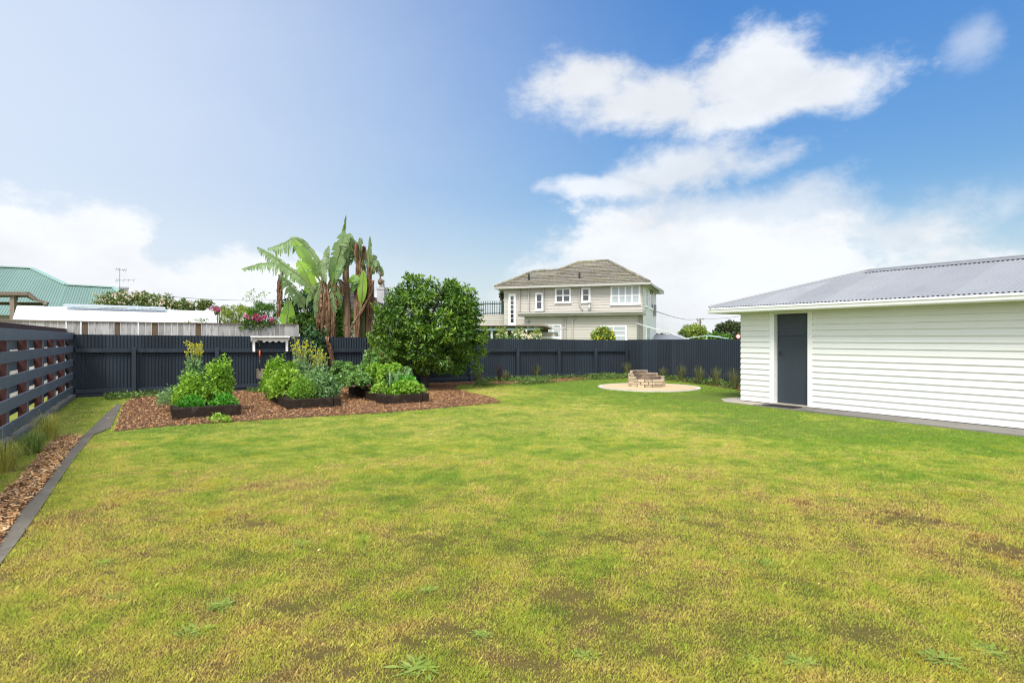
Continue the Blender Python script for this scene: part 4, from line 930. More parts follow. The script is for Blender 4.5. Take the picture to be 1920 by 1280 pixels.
for px in (137, 229, 308):
    a_ = bk(px, 2.75, 574 + (px - 122) * .03); b_ = bk(px + 3, 2.75, 580 + (px - 122) * .03); mb = MB(); mb.beam(a_, b_, .03, .03); mb.build('vent_strut', M['alu'], wr)

# ================================================================== dark tiled house behind the bananas
K = Frame(at(735, 700, 29).xy, (-.96, .28))
kh = thing('dark_roof_house', K.p(0, 0, 0), 'single storey house with dark tiled roof and pale chimney behind the banana plants', 'house')
ZK = K.z_at(0, 0, 601); mk = .55
kR = K.ridge(662, 544, ZK, mk); kL = K.ridge(640, 544, ZK, mk); qk = kR[1]
mb = MB(); axk = (K.e2 + V3((0, 0, mk))).normalized(); nk = (V3((0, 0, 1)) - K.e2 * mk).normalized()
tA, tB = K.t_at(742, 0), K.t_at(560, 0)
lapped(mb, [K.p(tA, 0, ZK), K.p(tB, 0, ZK), K.p(*kL), K.p(*kR)], axk, nk, .32, .05)
plane(mb, [K.p(tA, 0, ZK), K.p(*kR), K.p(tA, 2 * qk, ZK)]); plane(mb, [K.p(tB, 0, ZK), K.p(*kL), K.p(tB, 2 * qk, ZK)]); plane(mb, [K.p(*kR), K.p(*kL), K.p(tB, 2 * qk, ZK), K.p(tA, 2 * qk, ZK)])
mb.build('roof', M['grey_tile'], kh)
mb = MB()
for a_, b_ in ((K.p(*kR), K.p(*kL)), (K.p(*kR), K.p(tA, 0, ZK)), (K.p(*kL), K.p(tB, 0, ZK))): mb.tube([a_ + V3((0, 0, .05)), b_ + V3((0, 0, .05))], .11, 8)
mb.build('ridge_tiles', M['grey_tile'], kh)
mb = MB(); wallb(mb, K, tA + .5, tB - .5, .5, .5, 0, ZK + .2, -K.e2); wallb(mb, K, tA + .5, tA + .5, .5, 2 * qk - .5, 0, ZK + .2, -K.e1); mb.build('wall', M['white'], kh)
mb = MB(); mb.beam(K.p(tA, -.06, ZK - .06), K.p(tB, -.06, ZK - .06), .12, .13); mb.build('gutter', M['beige_trim'], kh)
tq = K.t_at(716.5, 3.4); zc = lambda py: K.z_at(tq, 3.4, py)
mb = MB(); mb.box(tuple(K.p(tq, 3.4, (zc(541) + ZK) / 2)), (.43, .4, zc(541) - ZK), K.e1); mb.box(tuple(K.p(tq, 3.4, zc(541))), (.5, .46, .12), K.e1); ch = mb.build('chimney', M['pale_brick'], kh)
mb = MB(); mb.tube([K.p(tq, 3.4, zc(541)), K.p(tq, 3.4, zc(532)), K.p(tq, 3.4, zc(525))], [.16, .12, .13], 10); mb.build('chimney_pot', M['concrete'], ch)

# ================================================================== far right: pole, small roofs, sign, line
Y = 160; pb = at(1313, 700, Y); pb.z = 0
up_ = thing('utility_pole', pb, 'distant timber power pole with crossarms above the right fence', 'utility pole')
mb = MB(); mb.tube([pb, at(1313, 597.5, Y)], [.30, .22], 8); mb.build('pole', M['brownwood'], up_)
mb = MB(); mb.beam(at(1305, 598.6, Y), at(1320.5, 598.2, Y), .14, .22); mb.beam(at(1307, 604.5, Y), at(1316, 604.5, Y), .12, .16); mb.build('crossarm', M['brownwood'], up_)
mb = MB()
for px in (1306, 1309.5, 1316.5, 1319.5): mb.tube([at(px, 598.2, Y), at(px, 596.6, Y)], .12, 6)
mb.build('insulators', M['alu'], up_)
mb = MB(); mb.tube([at(1308.4, 598.8, Y), at(1308.4, 602.5, Y)], .22, 8); mb.build('transformer', M['ridge'], up_)
def wire(p0, p1, sag, r_, label, cat='cable'):
    n = 14; pts = [V3(p0).lerp(V3(p1), i / n) - V3((0, 0, sag * 4 * (i / n) * (1 - i / n))) for i in range(n + 1)]
    mb = MB(); mb.tube(pts, r_, 4); return tag(mb.build('overhead_wire', M['cable'], None, pts[0]), label, cat)
wire(at(1308, 597, 160), at(1225, 582, 46), .5, .03, 'thin overhead wire running from the two storey house to the far power pole')
wire(at(1319, 597, 160), at(1500, 570, 70), .6, .035, 'thin overhead wire leading from the far power pole over the garage')
wire(at(110, 531, 34), at(560, 560, 60), .5, .016, 'faint overhead wire passing behind the TV aerial on the left')
mb = MB(); mb.tube([at(1194, 606, 39), at(1235, 619, 34), at(1284, 633.5, 28)], .028, 6); mb.tube([at(1230, 616, 34.2), at(1292, 636, 27.5)], .018, 6)
tag(mb.build('drying_line', M['white_trim'], None, at(1284, 660, 28)), 'pale sloping pole line running down from the beige house corner to the right fence', 'clothes line')
cl_ = thing('rotary_clothes_line', at(1325, 700, 26).xy.to_3d(), 'pale green rotary clothes line arms just showing over the right fence', 'clothes line')
mb = MB()
c0 = at(1325, 629, 26)
for px, py, dy in ((1288, 634, -1), (1300, 632.5, 1.2), (1352, 631, 1.2), (1366, 634.5, -1)): mb.tube([c0, at(px, py, 26 + dy)], .018, 5)
mb.build('arms', M['mintwood'], cl_); mb = MB(); mb.tube([V3((c0.x, c0.y, 0)), c0], .03, 8); mb.build('pole', M['alu'], cl_)
sr = thing('grey_shed', at(1262, 700, 46).xy.to_3d(), 'small grey roofed shed peeking over the fence right of the two storey house', 'shed')
S = Frame(at(1281, 700, 45).xy, (-.98, .2))
mb = MB(); ze_ = S.z_at(0, 0, 637); mb.prism([S.p(-.2, 0, 0), S.p(2.2, 0, 0), S.p(2.2, 2, 0), S.p(-.2, 2, 0)], (0, 0, ze_)); mb.build('wall', M['darkgreen'], sr)
mb = MB(); mb.prism([S.p(-.3, -.2, ze_ + .0), S.p(2.4, -.2, ze_), S.p(2.1, 1.2, ze_ + .38), S.p(.1, 1.2, ze_ + .38)], (0, 0, .03)); mb.build('roof', M['ridge'], sr)
sg = thing('road_sign', at(1384, 700, 60).xy.to_3d(), 'round white road sign with red ring beside the dark tree at the garage corner', 'sign')
c0 = at(1384, 630.5, 60)
mb = MB(); mb.tube([V3((c0.x, c0.y + .05, 0)), c0 + V3((0, .05, .2))], .04, 6); mb.build('post', M['brownwood'], sg)
mb = MB(); mb.tube([c0, c0 + V3((0, -.02, 0))], [.24, .24], 20); mb.build('rim', M['signred'], sg)
mb = MB(); mb.tube([c0 + V3((0, -.021, 0)), c0 + V3((0, -.03, 0))], [.18, .18], 20); mb.build('face', M['signwhite'], sg)
# ================================================================== vegetation
def np3(v): return np.array([v[0], v[1], v[2]], dtype=float)
def cloud(nb, c, rad, n, size, wid=.5, up=.3, shell=.55, droop=0, rdg=1, tint=(.5, .25), flat_=False):
    """leaves in an ellipsoid clump, growing outward"""
    d = rdir(n); r = shell + (1 - shell) * rng.random(n) ** .7; c = np3(c) if not isinstance(c, np.ndarray) else c
    P = c + d * np.array(rad) * r[:, None]
    D = d * .8 + rng.normal(0, .6, (n, 3)); D[:, 2] += up - droop
    N = d + rng.normal(0, .5, (n, 3)); N[:, 2] += .6
    s = size * (.6 + .8 * rng.random(n)); T = np.clip(rng.normal(tint[0], tint[1], n), 0, 1)
    nb.add(*leaf_arrays(P, D, N, s, s * wid, T))
def crown_obj(name, m, parent, centre, rad, nclump, per, size, wid=.5, lump=.33, up=.1, droop=.2, bump_=.18, seed=0, zmin=None, cl=None, jitter=.22):
    r = np.random.default_rng(seed); nb = NB(); centre = np3(centre); rad = np.array(rad, float); pts = []
    for i in range(nclump):
        d = r.normal(size=3); d /= np.linalg.norm(d); rr = (1 - bump_ * .5 + bump_ * math.sin(3.1 * d[0] + seed) * math.cos(2.7 * d[2] + d[1] * 3)) * (r.uniform(.45, 1.0) ** .45)
        p = centre + d * rad * rr
        if zmin is not None and p[2] < zmin: p[2] = zmin + r.random() * .1
        pts.append(p); k = lump * rad.mean() * r.uniform(.6, 1.25); tb = r.normal(.5, .13)
        cloud(nb, p, (k, k, k * .8), per, size, wid, up, .3, droop, tint=(tb, jitter))
    nb.build(name, M[m], parent); return pts

# ---- round citrus tree
tb = gnd(795, 729); tr_ = thing('citrus_tree', tb, 'round dense glossy green tree standing in the mulch before the slate fence', 'tree')
TC = V3((-2.47, 17.5, 1.78))
mb = MB(); mb.tube([tb + V3((0, 0, -.05)), tb + V3((.0, 0, .18)), tb + V3((.03, 0, .45)), tb + V3((.05, .02, .9)), tb + V3((.1, 0, 1.6))], [.17, .125, .115, .09, .05], 10)
r = random.Random(2)
for i in range(11):
    a = i * 2.4; p0 = tb + V3((.03, 0, .35 + .09 * i)); p2 = TC + V3((math.cos(a) * 1.15, math.sin(a) * 1.15, -.6 + .16 * i)); pm = p0.lerp(p2, .5) + V3((0, 0, .12 * (i % 3)))
    mb.tube([p0, pm, p2], [.055, .035, .012], 6)
mb.build('trunk', M['bark'], tr_, sm=True)
nb = NB(); rr_ = np.random.default_rng(11); c = np3(TC)
def crown_r(d):
    return 1 + .055 * math.sin(5 * d[0] + 1.2) * math.cos(4 * d[2]) + .04 * math.sin(9 * d[2] + 3 * d[0])
for i in range(230):
    d = rr_.normal(size=3); d /= np.linalg.norm(d); f_ = rr_.uniform(.80, .985) if i % 6 else rr_.uniform(.3, .75)
    p = c + d * np.array([1.56, 1.5, 1.42]) * crown_r(d) * f_
    if p[2] < .50: p[2] = .5 + .25 * rr_.random()
    cloud(nb, p, (.24, .24, .19), 105, .115, .42, .1, .35, .35, tint=(np.clip(rr_.normal(.42, .12), .15, .8), .17))
for px, py, dy, k in ((775, 528, 0, .20), (757, 540, .3, .18), (806, 535, .2, .15), (852, 540, -.2, .17), (866, 548, .2, .15), (845, 545, .5, .15), (738, 560, 0, .2), (790, 545, .1, .2), (765, 520, .1, .13), (849, 531, 0, .10), (901, 640, 0, .16), (905, 662, .1, .12), (893, 690, .1, .16), (714, 590, 0, .2), (700, 640, 0, .15), (720, 700, 0, .15)):
    cloud(nb, at(px, py, 17.5 + dy), (k * 1.1, k, k), 80, .115, .40, .55, .2, 0, tint=(.62, .2))
# small paler leaf tufts over the outside of the crown
for i in range(150):
    d = rr_.normal(size=3); d /= np.linalg.norm(d); p = c + d * np.array([1.66, 1.6, 1.5]) * crown_r(d)
    if p[2] < .6: continue
    cloud(nb, p, (.07, .07, .07), 16, .10, .40, .5, .2, 0, tint=(.85, .12))
nb.build('crown', M['citrus'], tr_)

# ---- bananas
BY = 19.6
def bez(pts, n):
    """smooth curve through control points (Catmull-Rom)"""
    P = [V3(p) for p in pts]; P = [P[0] * 2 - P[1]] + P + [P[-1] * 2 - P[-2]]; out = []; m = len(P) - 3
    for i in range(n + 1):
        u = i / n * m; k = min(int(u), m - 1); f_ = u - k; a, b, c_, d = P[k:k + 4]
        out.append(.5 * ((2 * b) + (c_ - a) * f_ + (2 * a - 5 * b + 4 * c_ - d) * f_ ** 2 + (3 * b - a - 3 * c_ + d) * f_ ** 3))
    return out
def banana_leaf(parent, pts, W, mname, torn=.3, droop=.4, n=34, face=None, stalk=.16, seed=0, name='leaf', midrib=.02, tb=.5, both=(1, 1)):
    r = random.Random(seed); c = bez(pts, n); mb = MB(); dirs = []
    for i in range(n + 1): dirs.append((c[min(i + 1, n)] - c[max(i - 1, 0)]).normalized())
    face = V3(face) if face else V3((0, -.8, .6))
    for sd_ in (1, -1):
        if not both[0 if sd_ == 1 else 1]: continue
        i = int(n * stalk); prev = None
        while i < n:
            step = r.choice([1, 1, 2]) if torn > .5 else (r.choice([2, 3, 4, 5]) if torn > .15 else 8)
            j = min(n, i + step); dl = torn * r.uniform(-.25, .55); kd = droop * r.uniform(.6, 1.5); short = 1 - torn * r.uniform(0, .45); tt = max(0, min(1, tb + r.uniform(-.3, .3)))
            A_, B_ = [], []
            for k in range(i, j + 1):
                u = (k / n - stalk) / (1 - stalk); w_ = W * (math.sin(math.pi * min(1, max(0, u)) ** .75) ** .6) * (.95 if k < n else .2) * short
                s_ = dirs[k].cross(face).normalized() * sd_; lean = s_ + dirs[k] * (.28 + dl * .6); lean.normalize()
                p0 = c[k]; p1 = p0 + lean * w_ * .55 + V3((0, 0, -.10 * w_ * kd * 2)); p2 = p0 + lean * w_ * (1 - .25 * kd) + V3((0, 0, -w_ * kd * .75))
                A_ += [p0, p1, p2]
            fs = []
            for k in range(j - i): fs += [(3 * k, 3 * k + 1, 3 * k + 4, 3 * k + 3), (3 * k + 1, 3 * k + 2, 3 * k + 5, 3 * k + 4)]
            if torn > .3 and j - i >= 1:       # strips taper to a ragged end
                A_[-1] = A_[-1].lerp(A_[2], .55)
            mb.add(A_, fs, tt); i = j
    lf = mb.build(name, M[mname], parent, sm=torn < .3)
    mb = MB(); mb.tube(c, [midrib * (1.6 - 1.3 * i / n) for i in range(n + 1)], 6, .7); mb.build('midrib', M['bstem_green'] if 'dead' not in mname else M['bstem'], lf, sm=True)
    return lf
def b_(px, py, dy=0): return at(px, py, BY + dy)
def hang(parent, pts, w_, n=16, seed=0, name='dead_leaf'):
    r = random.Random(seed); c = bez(pts, 14); mb = MB()
    for k in range(n):
        o = V3((r.gauss(0, w_), r.gauss(0, w_ * .6), 0)); i0 = r.randint(0, 6); i1 = r.randint(i0 + 4, 14); ww = r.uniform(.010, .034); vs = []
        for i in range(i0, i1 + 1):
            a = r.uniform(-1, 1); q_ = c[i] + o * (1 - .4 * i / 14) + V3((r.gauss(0, .013), r.gauss(0, .013), 0)); u_ = (i - i0) / (i1 - i0); s_ = V3((math.cos(a), math.sin(a), .2)) * ww * (.15 + 1.1 * math.sin(math.pi * min(1, u_ * .8 + .18)) )
            vs += [q_ - s_, q_ + s_]
        mb.add(vs, [(2 * i, 2 * i + 1, 2 * i + 3, 2 * i + 2) for i in range(i1 - i0)], r.random())
    mb.build(name, M['dead'], parent)
def stem(parent, pts, rad, mname='bstem', seed=0, flakes=40):
    c = bez(pts, 18); r = random.Random(seed); mb = MB()
    rr = [rad * (1.15 - .75 * (i / 18) ** 1.5) * (1 + r.uniform(-.08, .08)) for i in range(19)]; mb.tube(c, rr, 10, .5)
    for k in range(flakes):                   # loose peeling sheaths
        i = r.randint(0, 15); a = r.uniform(0, 6.28); L_ = r.randint(2, 3 + (18 - i) // 5); vs = []
        for j in range(i, min(18, i + L_) + 1):
            o = V3((math.cos(a), math.sin(a), 0)); s_ = V3((-math.sin(a), math.cos(a), 0)) * rad * r.uniform(.2, .5); q_ = c[j] + o * (rr[j] * 1.03 + .02 * r.random()); vs += [q_ - s_, q_ + s_]
        m2 = len(vs) // 2; mb.add(vs, [(2 * j, 2 * j + 1, 2 * j + 3, 2 * j + 2) for j in range(m2 - 1)], r.random())
    mb.build('stem', M[mname], parent)
bp = thing('banana_plant', b_(622, 700).xy.to_3d(), 'tall banana plant with the big green leaves, arching left beside the white shelf', 'banana plant', 'banana plants')
stem(bp, [V3((*b_(622, 700).xy, 0)), b_(624, 600), b_(612, 548), b_(606, 520)], .085, seed=1)
stem(bp, [V3((*b_(606, 700, .3).xy, 0)), b_(605, 620, .3), b_(598, 560, .3), b_(604, 525, .2)], .075, seed=2)
banana_leaf(bp, [b_(606, 525), b_(598, 495), b_(575, 462), b_(553, 447, -.1), b_(527, 459, -.2), b_(501, 466, -.3)], .42, 'banana_grey', .6, 1.1, seed=1, tb=.55, n=44)
banana_leaf(bp, [b_(604, 535), b_(592, 512, -.1), b_(578, 488, -.2), b_(560, 462, -.2), b_(546, 448, -.2)], .26, 'banana', .45, .5, seed=7, tb=.85, face=(.4, -1, .1), n=30)
banana_leaf(bp, [b_(592, 560, -.3), b_(574, 528, -.4), b_(540, 502, -.6), b_(510, 480, -.8), b_(482, 463, -.9)], .34, 'banana_grey', .8, .75, seed=3, tb=.7, n=50)
banana_leaf(bp, [b_(585, 560, .2), b_(562, 520, .3), b_(525, 497, .4), b_(490, 495, .5), b_(453, 504, .6)], .36, 'banana_grey', .9, .9, seed=4, tb=.7, n=50)
banana_leaf(bp, [b_(575, 590, .1), b_(562, 560, .0), b_(545, 538, -.1), b_(527, 515, -.2)], .38, 'banana_grey', .7, .7, seed=5, tb=.75, n=30)
banana_leaf(bp, [b_(601, 575, -.1), b_(588, 545, -.3), b_(573, 512, -.4), b_(558, 487, -.4)], .32, 'banana', .35, .3, seed=6, tb=.95, face=(.2, -1, .3), n=26)
banana_leaf(bp, [b_(612, 545), b_(628, 500, -.2), b_(640, 460, -.3), b_(646, 432, -.3)], .34, 'banana_grey', .35, .4, seed=8, tb=.8, face=(.3, -1, .3), n=30)
banana_leaf(bp, [b_(618, 540, .2), b_(634, 488, .3), b_(642, 450, .3), b_(649, 402, .2)], .20, 'banana', .6, .8, seed=9, tb=.85, face=(1, -.5, .2), n=40)
banana_leaf(bp, [b_(616, 545, .3), b_(622, 505, .4), b_(612, 478, .5), b_(617, 460, .6)], .28, 'banana_grey', .9, .9, seed=10, tb=.3, n=30)
banana_leaf(bp, [b_(620, 550, -.2), b_(628, 515, -.4), b_(636, 495, -.5), b_(630, 525, -.7)], .28, 'banana', .4, .7, seed=11, tb=.3, n=22)
banana_leaf(bp, [b_(606, 530, -.2), b_(600, 505, -.3), b_(604, 490, -.4), b_(611, 530, -.6)], .26, 'banana_grey', .7, .9, seed=12, tb=.45, n=22)
for i, (x0, y0, x1, y1, x2, y2) in enumerate([(606, 532, 594, 556, 590, 598), (612, 538, 606, 570, 602, 625), (620, 540, 626, 565, 624, 612), (616, 530, 632, 540, 640, 575), (604, 528, 584, 540, 574, 575), (628, 520, 640, 530, 644, 556)]):
    banana_leaf(bp, [b_(x0, y0, -.15), b_((x0 + x1) / 2, y0 + 4, -.25), b_(x1, y1, -.35), b_(x2, y2, -.35)], .20, ['banana_grey', 'dead', 'banana_grey', 'banana', 'banana_grey', 'dead'][i], .85, .8, seed=90 + i, tb=.15, n=26)
hang(bp, [b_(526, 508, .2), b_(524, 540, .2), b_(524, 570, .2), b_(521, 596, .2)], .045, 40, 1)
for i, (x0, y0, x1, y1, w_, n_) in enumerate([(601, 530, 597, 600, .035, 18), (609, 530, 613, 640, .045, 24), (621, 535, 623, 655, .035, 20), (596, 560, 592, 640, .05, 18), (633, 545, 631, 585, .03, 12), (627, 520, 628, 560, .04, 14), (617, 600, 612, 636, .05, 12)]):
    hang(bp, [b_(x0, y0, -.2), b_((x0 + x1) / 2 + 2, (y0 + y1) / 2, -.35), b_(x1, y1, -.3)], w_, n_, 10 + i)
def ff(px, py, out): p = fen(px, out); return V3((p.x, p.y, CH - (py - HZ) / F * p.y))
hang(bp, [b_(610, 610, -.6), ff(612, 636, .1), ff(618, 660, .16), ff(623, 685, .14), ff(626, 706, .14)], .028, 36, 33, 'fallen_leaf')
bp2 = thing('banana_plant', b_(652, 700).xy.to_3d(), 'slim banana stem with shredded top, second from the left of the banana clump', 'banana plant', 'banana plants')
stem(bp2, [V3((*b_(651, 700).xy, 0)), b_(651, 590), b_(648, 500), b_(650, 465)], .105, seed=4)
for i, (x, y) in enumerate([(640, 480), (662, 450), (655, 440), (636, 500), (645, 455)]):
    banana_leaf(bp2, [b_(650, 520), b_((650 + x) / 2, (505 + y) / 2, .2 - .1 * i), b_(x, y, .3 - .15 * i), b_(x + (x - 650) * .5, y + 22, .4 - .2 * i)], .26, 'banana_grey', .85, 1., seed=20 + i, tb=.3, n=22)
banana_leaf(bp2, [b_(653, 555), b_(660, 535, -.3), b_(664, 520, -.4), b_(668, 532, -.5)], .25, 'banana', .2, .5, seed=27, tb=.6, n=18)
bp3 = thing('banana_plant', b_(674, 700).xy.to_3d(), 'banana plant with one bright narrow green leaf low between brown stems', 'banana plant', 'banana plants')
stem(bp3, [V3((*b_(670, 700).xy, 0)), b_(669, 600), b_(671, 520), b_(673, 478)], .10, seed=5); stem(bp3, [V3((*b_(680, 700, .3).xy, 0)), b_(681, 600, .3), b_(682, 520, .3), b_(679, 480, .3)], .10, 'bstem_green', seed=6)
banana_leaf(bp3, [b_(676, 585, -.3), b_(678, 555, -.4), b_(680, 530, -.4), b_(682, 506, -.4)], .17, 'banana', .02, .1, seed=30, tb=.98, face=(.1, -1, .1), n=18)
for i, (x, y) in enumerate([(668, 455), (676, 446), (682, 462), (664, 470), (674, 470)]):
    banana_leaf(bp3, [b_(672, 510), b_((672 + x) / 2, (500 + y) / 2, .1 * i - .2), b_(x, y, .15 * i - .3), b_(x + (x - 673) * .6, y + 25, .2 * i - .4)], .15, 'banana_grey' if i % 2 else 'dead', .95, 1.1, seed=40 + i, tb=.25, n=22)
hang(bp3, [b_(672, 480, -.2), b_(674, 540, -.3), b_(670, 630, -.3)], .07, 36, 50); hang(bp3, [b_(700, 540, -.3), b_(680, 580, -.5), b_(650, 628, -.8)], .02, 14, 51)
bp4 = thing('banana_plant', b_(690, 700).xy.to_3d(), 'rightmost banana plant with upright dead grey leaves and a hanging flower', 'banana plant', 'banana plants')
stem(bp4, [V3((*b_(691, 700, .2).xy, 0)), b_(691, 600, .2), b_(692, 520, .1), b_(691, 480, .1)], .085, seed=7)
banana_leaf(bp4, [b_(690, 520), b_(691, 490), b_(693, 470), b_(694, 442)], .20, 'banana_grey', .8, 1.0, seed=60, tb=.25, n=30)
for i, (x, y) in enumerate([(705, 490), (712, 500), (700, 478), (686, 470)]):
    banana_leaf(bp4, [b_(692, 525), b_((692 + x) / 2 + 2, (500 + y) / 2, .1 * i), b_(x, y, .2 * i), b_(x + (x - 692) * .3, y + 18, .2 * i)], .24, 'banana_grey', .8, 1.0, seed=61 + i, tb=.3, n=22)
mb = MB(); mb.tube([b_(696, 505), b_(708, 505), b_(713, 512), b_(713, 522)], .022, 6); mb.sphere(b_(713, 528), .085, 10, 8, (1, 1, 1.3)); mb.build('hanging_flower', M['bstem'], bp4, sm=True)
hang(bp4, [b_(694, 500, -.1), b_(696, 560, -.2), b_(694, 625, -.2)], .07, 40, 70)
bp5 = thing('banana_sucker', b_(540, 700).xy.to_3d(), 'young banana shoot with one broad lime green leaf above the paling fence', 'banana plant', 'banana plants')
stem(bp5, [V3((*b_(545, 700).xy, 0)), b_(543, 640), b_(538, 612)], .07, 'bstem_green', 8, 6)
banana_leaf(bp5, [b_(538, 618), b_(537, 600), b_(540, 583), b_(541, 562)], .27, 'banana', .15, .2, seed=80, tb=.95, face=(.3, -1, .1), n=20, stalk=.1)

# ---- shrubs and hedges beyond the fences
def shrub(name, label, cat, px, py, Y, rx, ry, m, ncl, per, size, wid=.5, group=None, seed=1, dz=None, part='foliage', lump=.34, up=.3):
    """crown around px,py with half sizes rx, ry in photo pixels at distance Y, on short stems"""
    c = at(px, py, Y); k = Y / F; base = V3((c.x, c.y, 0)); o = thing(name, base, label, cat, group)
    crown_obj(part, m, o, c, (rx * k, (dz or min(rx, ry * 1.3)) * k, ry * k), ncl, per, size, wid, lump, up, .1, seed=seed)
    mb = MB(); r = random.Random(seed)
    for i in range(4):
        mb.tube([base + V3((r.uniform(-.1, .1), r.uniform(-.1, .1), 0)), base.lerp(c, .6) + V3((r.uniform(-.2, .2), 0, 0)), c + V3((r.uniform(-.5, .5) * rx * k, r.uniform(-.2, .2), r.uniform(-.3, .4) * ry * k))], [.05, .035, .01], 5)
    mb.build('stems', M['bark'], o, sm=True); return o, c, k
def flowers(parent, c, rx, rz, n, size, m, seed, nm='bloom', Yj=.4, petals=9):
    r = np.random.default_rng(seed)
    for i in range(n):
        p = np3(c) + np.array([r.uniform(-rx, rx), r.uniform(-Yj, Yj * .3), r.uniform(-rz, rz)]); nb = NB()
        cloud(nb, p, (size * .25, size * .25, size * .2), petals, size * .6, .9, .2, .1, 0); nb.build(nm, M[m], parent)
# rose hedge behind the glasshouse
for i, (px, py, rx, ry, lb) in enumerate([(222, 563, 48, 15, 'tall rose bush with many peach blooms below the TV aerial'), (292, 566, 40, 13, 'rose bush with peach blooms, right of the chimney, behind the white roof'), (355, 573, 42, 8, 'low sparse rose bush above the right end of the white roof')]):
    o, c, k = shrub('rose_bush', lb, 'rose bush', px, py, 24, rx, ry, 'rose', 34, 60, .10, .55, 'rose bushes behind the white roof', 20 + i)
    flowers(o, c + V3((0, -.35, .05)), rx * k * .95, ry * k * .9, [30, 16, 9][i], .10, 'peach', 5 + i)
o, c, k = shrub('rose_bush', 'rose bush with a tuft standing highest, left of the banana frond tips', 'rose bush', 265, 556, 24.5, 12, 9, 'rose', 9, 50, .09, .5, 'rose bushes behind the white roof', 29); flowers(o, c, 10 * k, 8 * k, 14, .11, 'peach', 30)
o, c, k = shrub('rose_bush', 'small mauve flowering bush just right of the white roof', 'rose bush', 412, 582, 24, 16, 7, 'rose', 9, 50, .08, .5, None, 31); flowers(o, c, 14 * k, 5 * k, 22, .11, 'pink', 31)
o, c, k = shrub('green_shrub', 'yellow green feathery shrub between the white roof and the banana plants', 'shrub', 448, 594, 22, 38, 24, 'limeshrub', 60, 110, .07, .3, None, 33, lump=.25)
nb = NB()
for px, py in ((467, 553), (472, 547), (490, 555), (498, 551), (480, 560), (462, 560), (475, 565)): cloud(nb, at(px, py, 22), (.14, .1, .09), 26, .07, .4, .4)
tag(nb.build('top_sprigs', M['limeshrub'], o), kind='stuff')
o, c, k = shrub('green_shrub', 'rounded mid green bush just left of the hanging dead banana leaf', 'shrub', 493, 593, 21, 32, 26, 'ivy', 45, 110, .07, .35, None, 34, lump=.28)
o, c, k = shrub('hedge_bush', 'dark green bush behind the main banana stem, seen above the paling fence', 'shrub', 590, 590, 21.5, 52, 50, 'darkleaf', 60, 90, .11, .5, None, 35)
o, c, k = shrub('hedge_bush', 'bright green leafy hedge between the brown banana stems and the dark tiled roof', 'shrub', 636, 606, 20.9, 24, 50, 'ivy', 40, 120, .085, .5, None, 36)
o, c, k = shrub('hedge_bush', 'weathered grey and green bush at the foot of the green banana leaves', 'shrub', 572, 604, 19.8, 26, 20, 'shrub', 26, 80, .10, .5, None, 37)
# climber spilling over the paling fence by the bananas
nb = NB(); o = thing('climber', fen(588, .1), 'dark leafy climber spilling over the slate fence under the banana plant', 'climber')
for px, py, out, k in ((583, 616, -.1, .2), (575, 628, .05, .2), (590, 632, .08, .22), (583, 645, .08, .18), (600, 640, .05, .2), (597, 655, .1, .16), (586, 660, .1, .10), (603, 668, .1, .12), (606, 622, -.2, .2)):
    p = fen(px, out); cloud(nb, np3((p.x, p.y, CH - (py - HZ) / F * p.y)), (k, .12, k), 60, .13, .42, -.2, .2, .5)
nb.build('foliage', M['darkleaf'], o)
# peony-like pink flowers on the paling fence
def pal(px, py, out=0): s = on_line(PO, FD, px); p = PO + FD * s - FN * out; return V3((p.x, p.y, CH - (py - HZ) / F * p.y))
o = thing('rose_bush', pal(485, 640, -.4).xy.to_3d(), 'rose with large magenta blooms leaning over the paling fence above the shelf', 'rose bush')
nb = NB()
for px, py in ((455, 600), (462, 607), (470, 604), (480, 606), (488, 604), (496, 607), (505, 606), (514, 605), (470, 612), (484, 613), (497, 611), (458, 611)): cloud(nb, np3(pal(px, py, .02)), (.13, .12, .08), 34, .11, .35, .3, .2)
nb.build('foliage', M['shrub'], o)
for px, py, s_, m__ in ((461, 594, .13, 'pink'), (475, 597, .12, 'pink'), (480, 594.5, .15, 'pink'), (484, 598, .12, 'pink'), (496, 595, .12, 'pink'), (509, 601, .12, 'pink'), (454, 599, .09, 'cream'), (459, 589.5, .09, 'peach')):
    nb = NB(); cloud(nb, np3(pal(px, py, .1)), (s_ * .45, s_ * .45, s_ * .4), 30, s_ * .5, .95, .2, .3); nb.build('bloom', M[m__], o)
o = thing('fence_weed', pal(378, 603, 0), 'small leafy plant growing on top of the paling fence before the white roof', 'plant')
nb = NB(); 
for px, py in ((368, 602.5), (378, 601), (387, 602.5), (352, 605)): cloud(nb, np3(pal(px, py, -.02)), (.09, .05, .05), 26, .08, .3, .4, .2)
nb.build('foliage', M['weed'], o)
# plants beyond the back fence by the house
o, c, k = shrub('citrus_bush', 'rounded lemon bush with yellow fruit before the lower window of the beige house', 'shrub', 1130, 630, 29, 21, 14, 'limeshrub', 40, 70, .12, .5, None, 40)
mb = MB(); r = random.Random(4)
for i in range(22): mb.sphere(c + V3((r.uniform(-.5, .5), -.45 + r.uniform(-.1, .1), r.uniform(-.3, .3))), .035, 6, 5)
mb.build('fruit', M['yellow'], o)
for i, (px, py, rx, ry, lb) in enumerate([(940, 626, 10, 12, 'pale rose bush climbing the leftmost mint pergola bay'), (975, 624, 14, 13, 'pale rose bush in the middle of the mint pergola front'), (1003, 627, 12, 10, 'pale rose bush at the right end post of the mint pergola')]):
    o, c, k = shrub('rose_bush', lb, 'rose bush', px, py, 29.5, rx, ry, 'limeshrub', 12, 45, .10, .45, 'rose bushes at the pergola', 50 + i); flowers(o, c + V3((0, -.2, -.12)), rx * k, ry * k * .6, 22, .12, 'cream', 60 + i, Yj=.2)
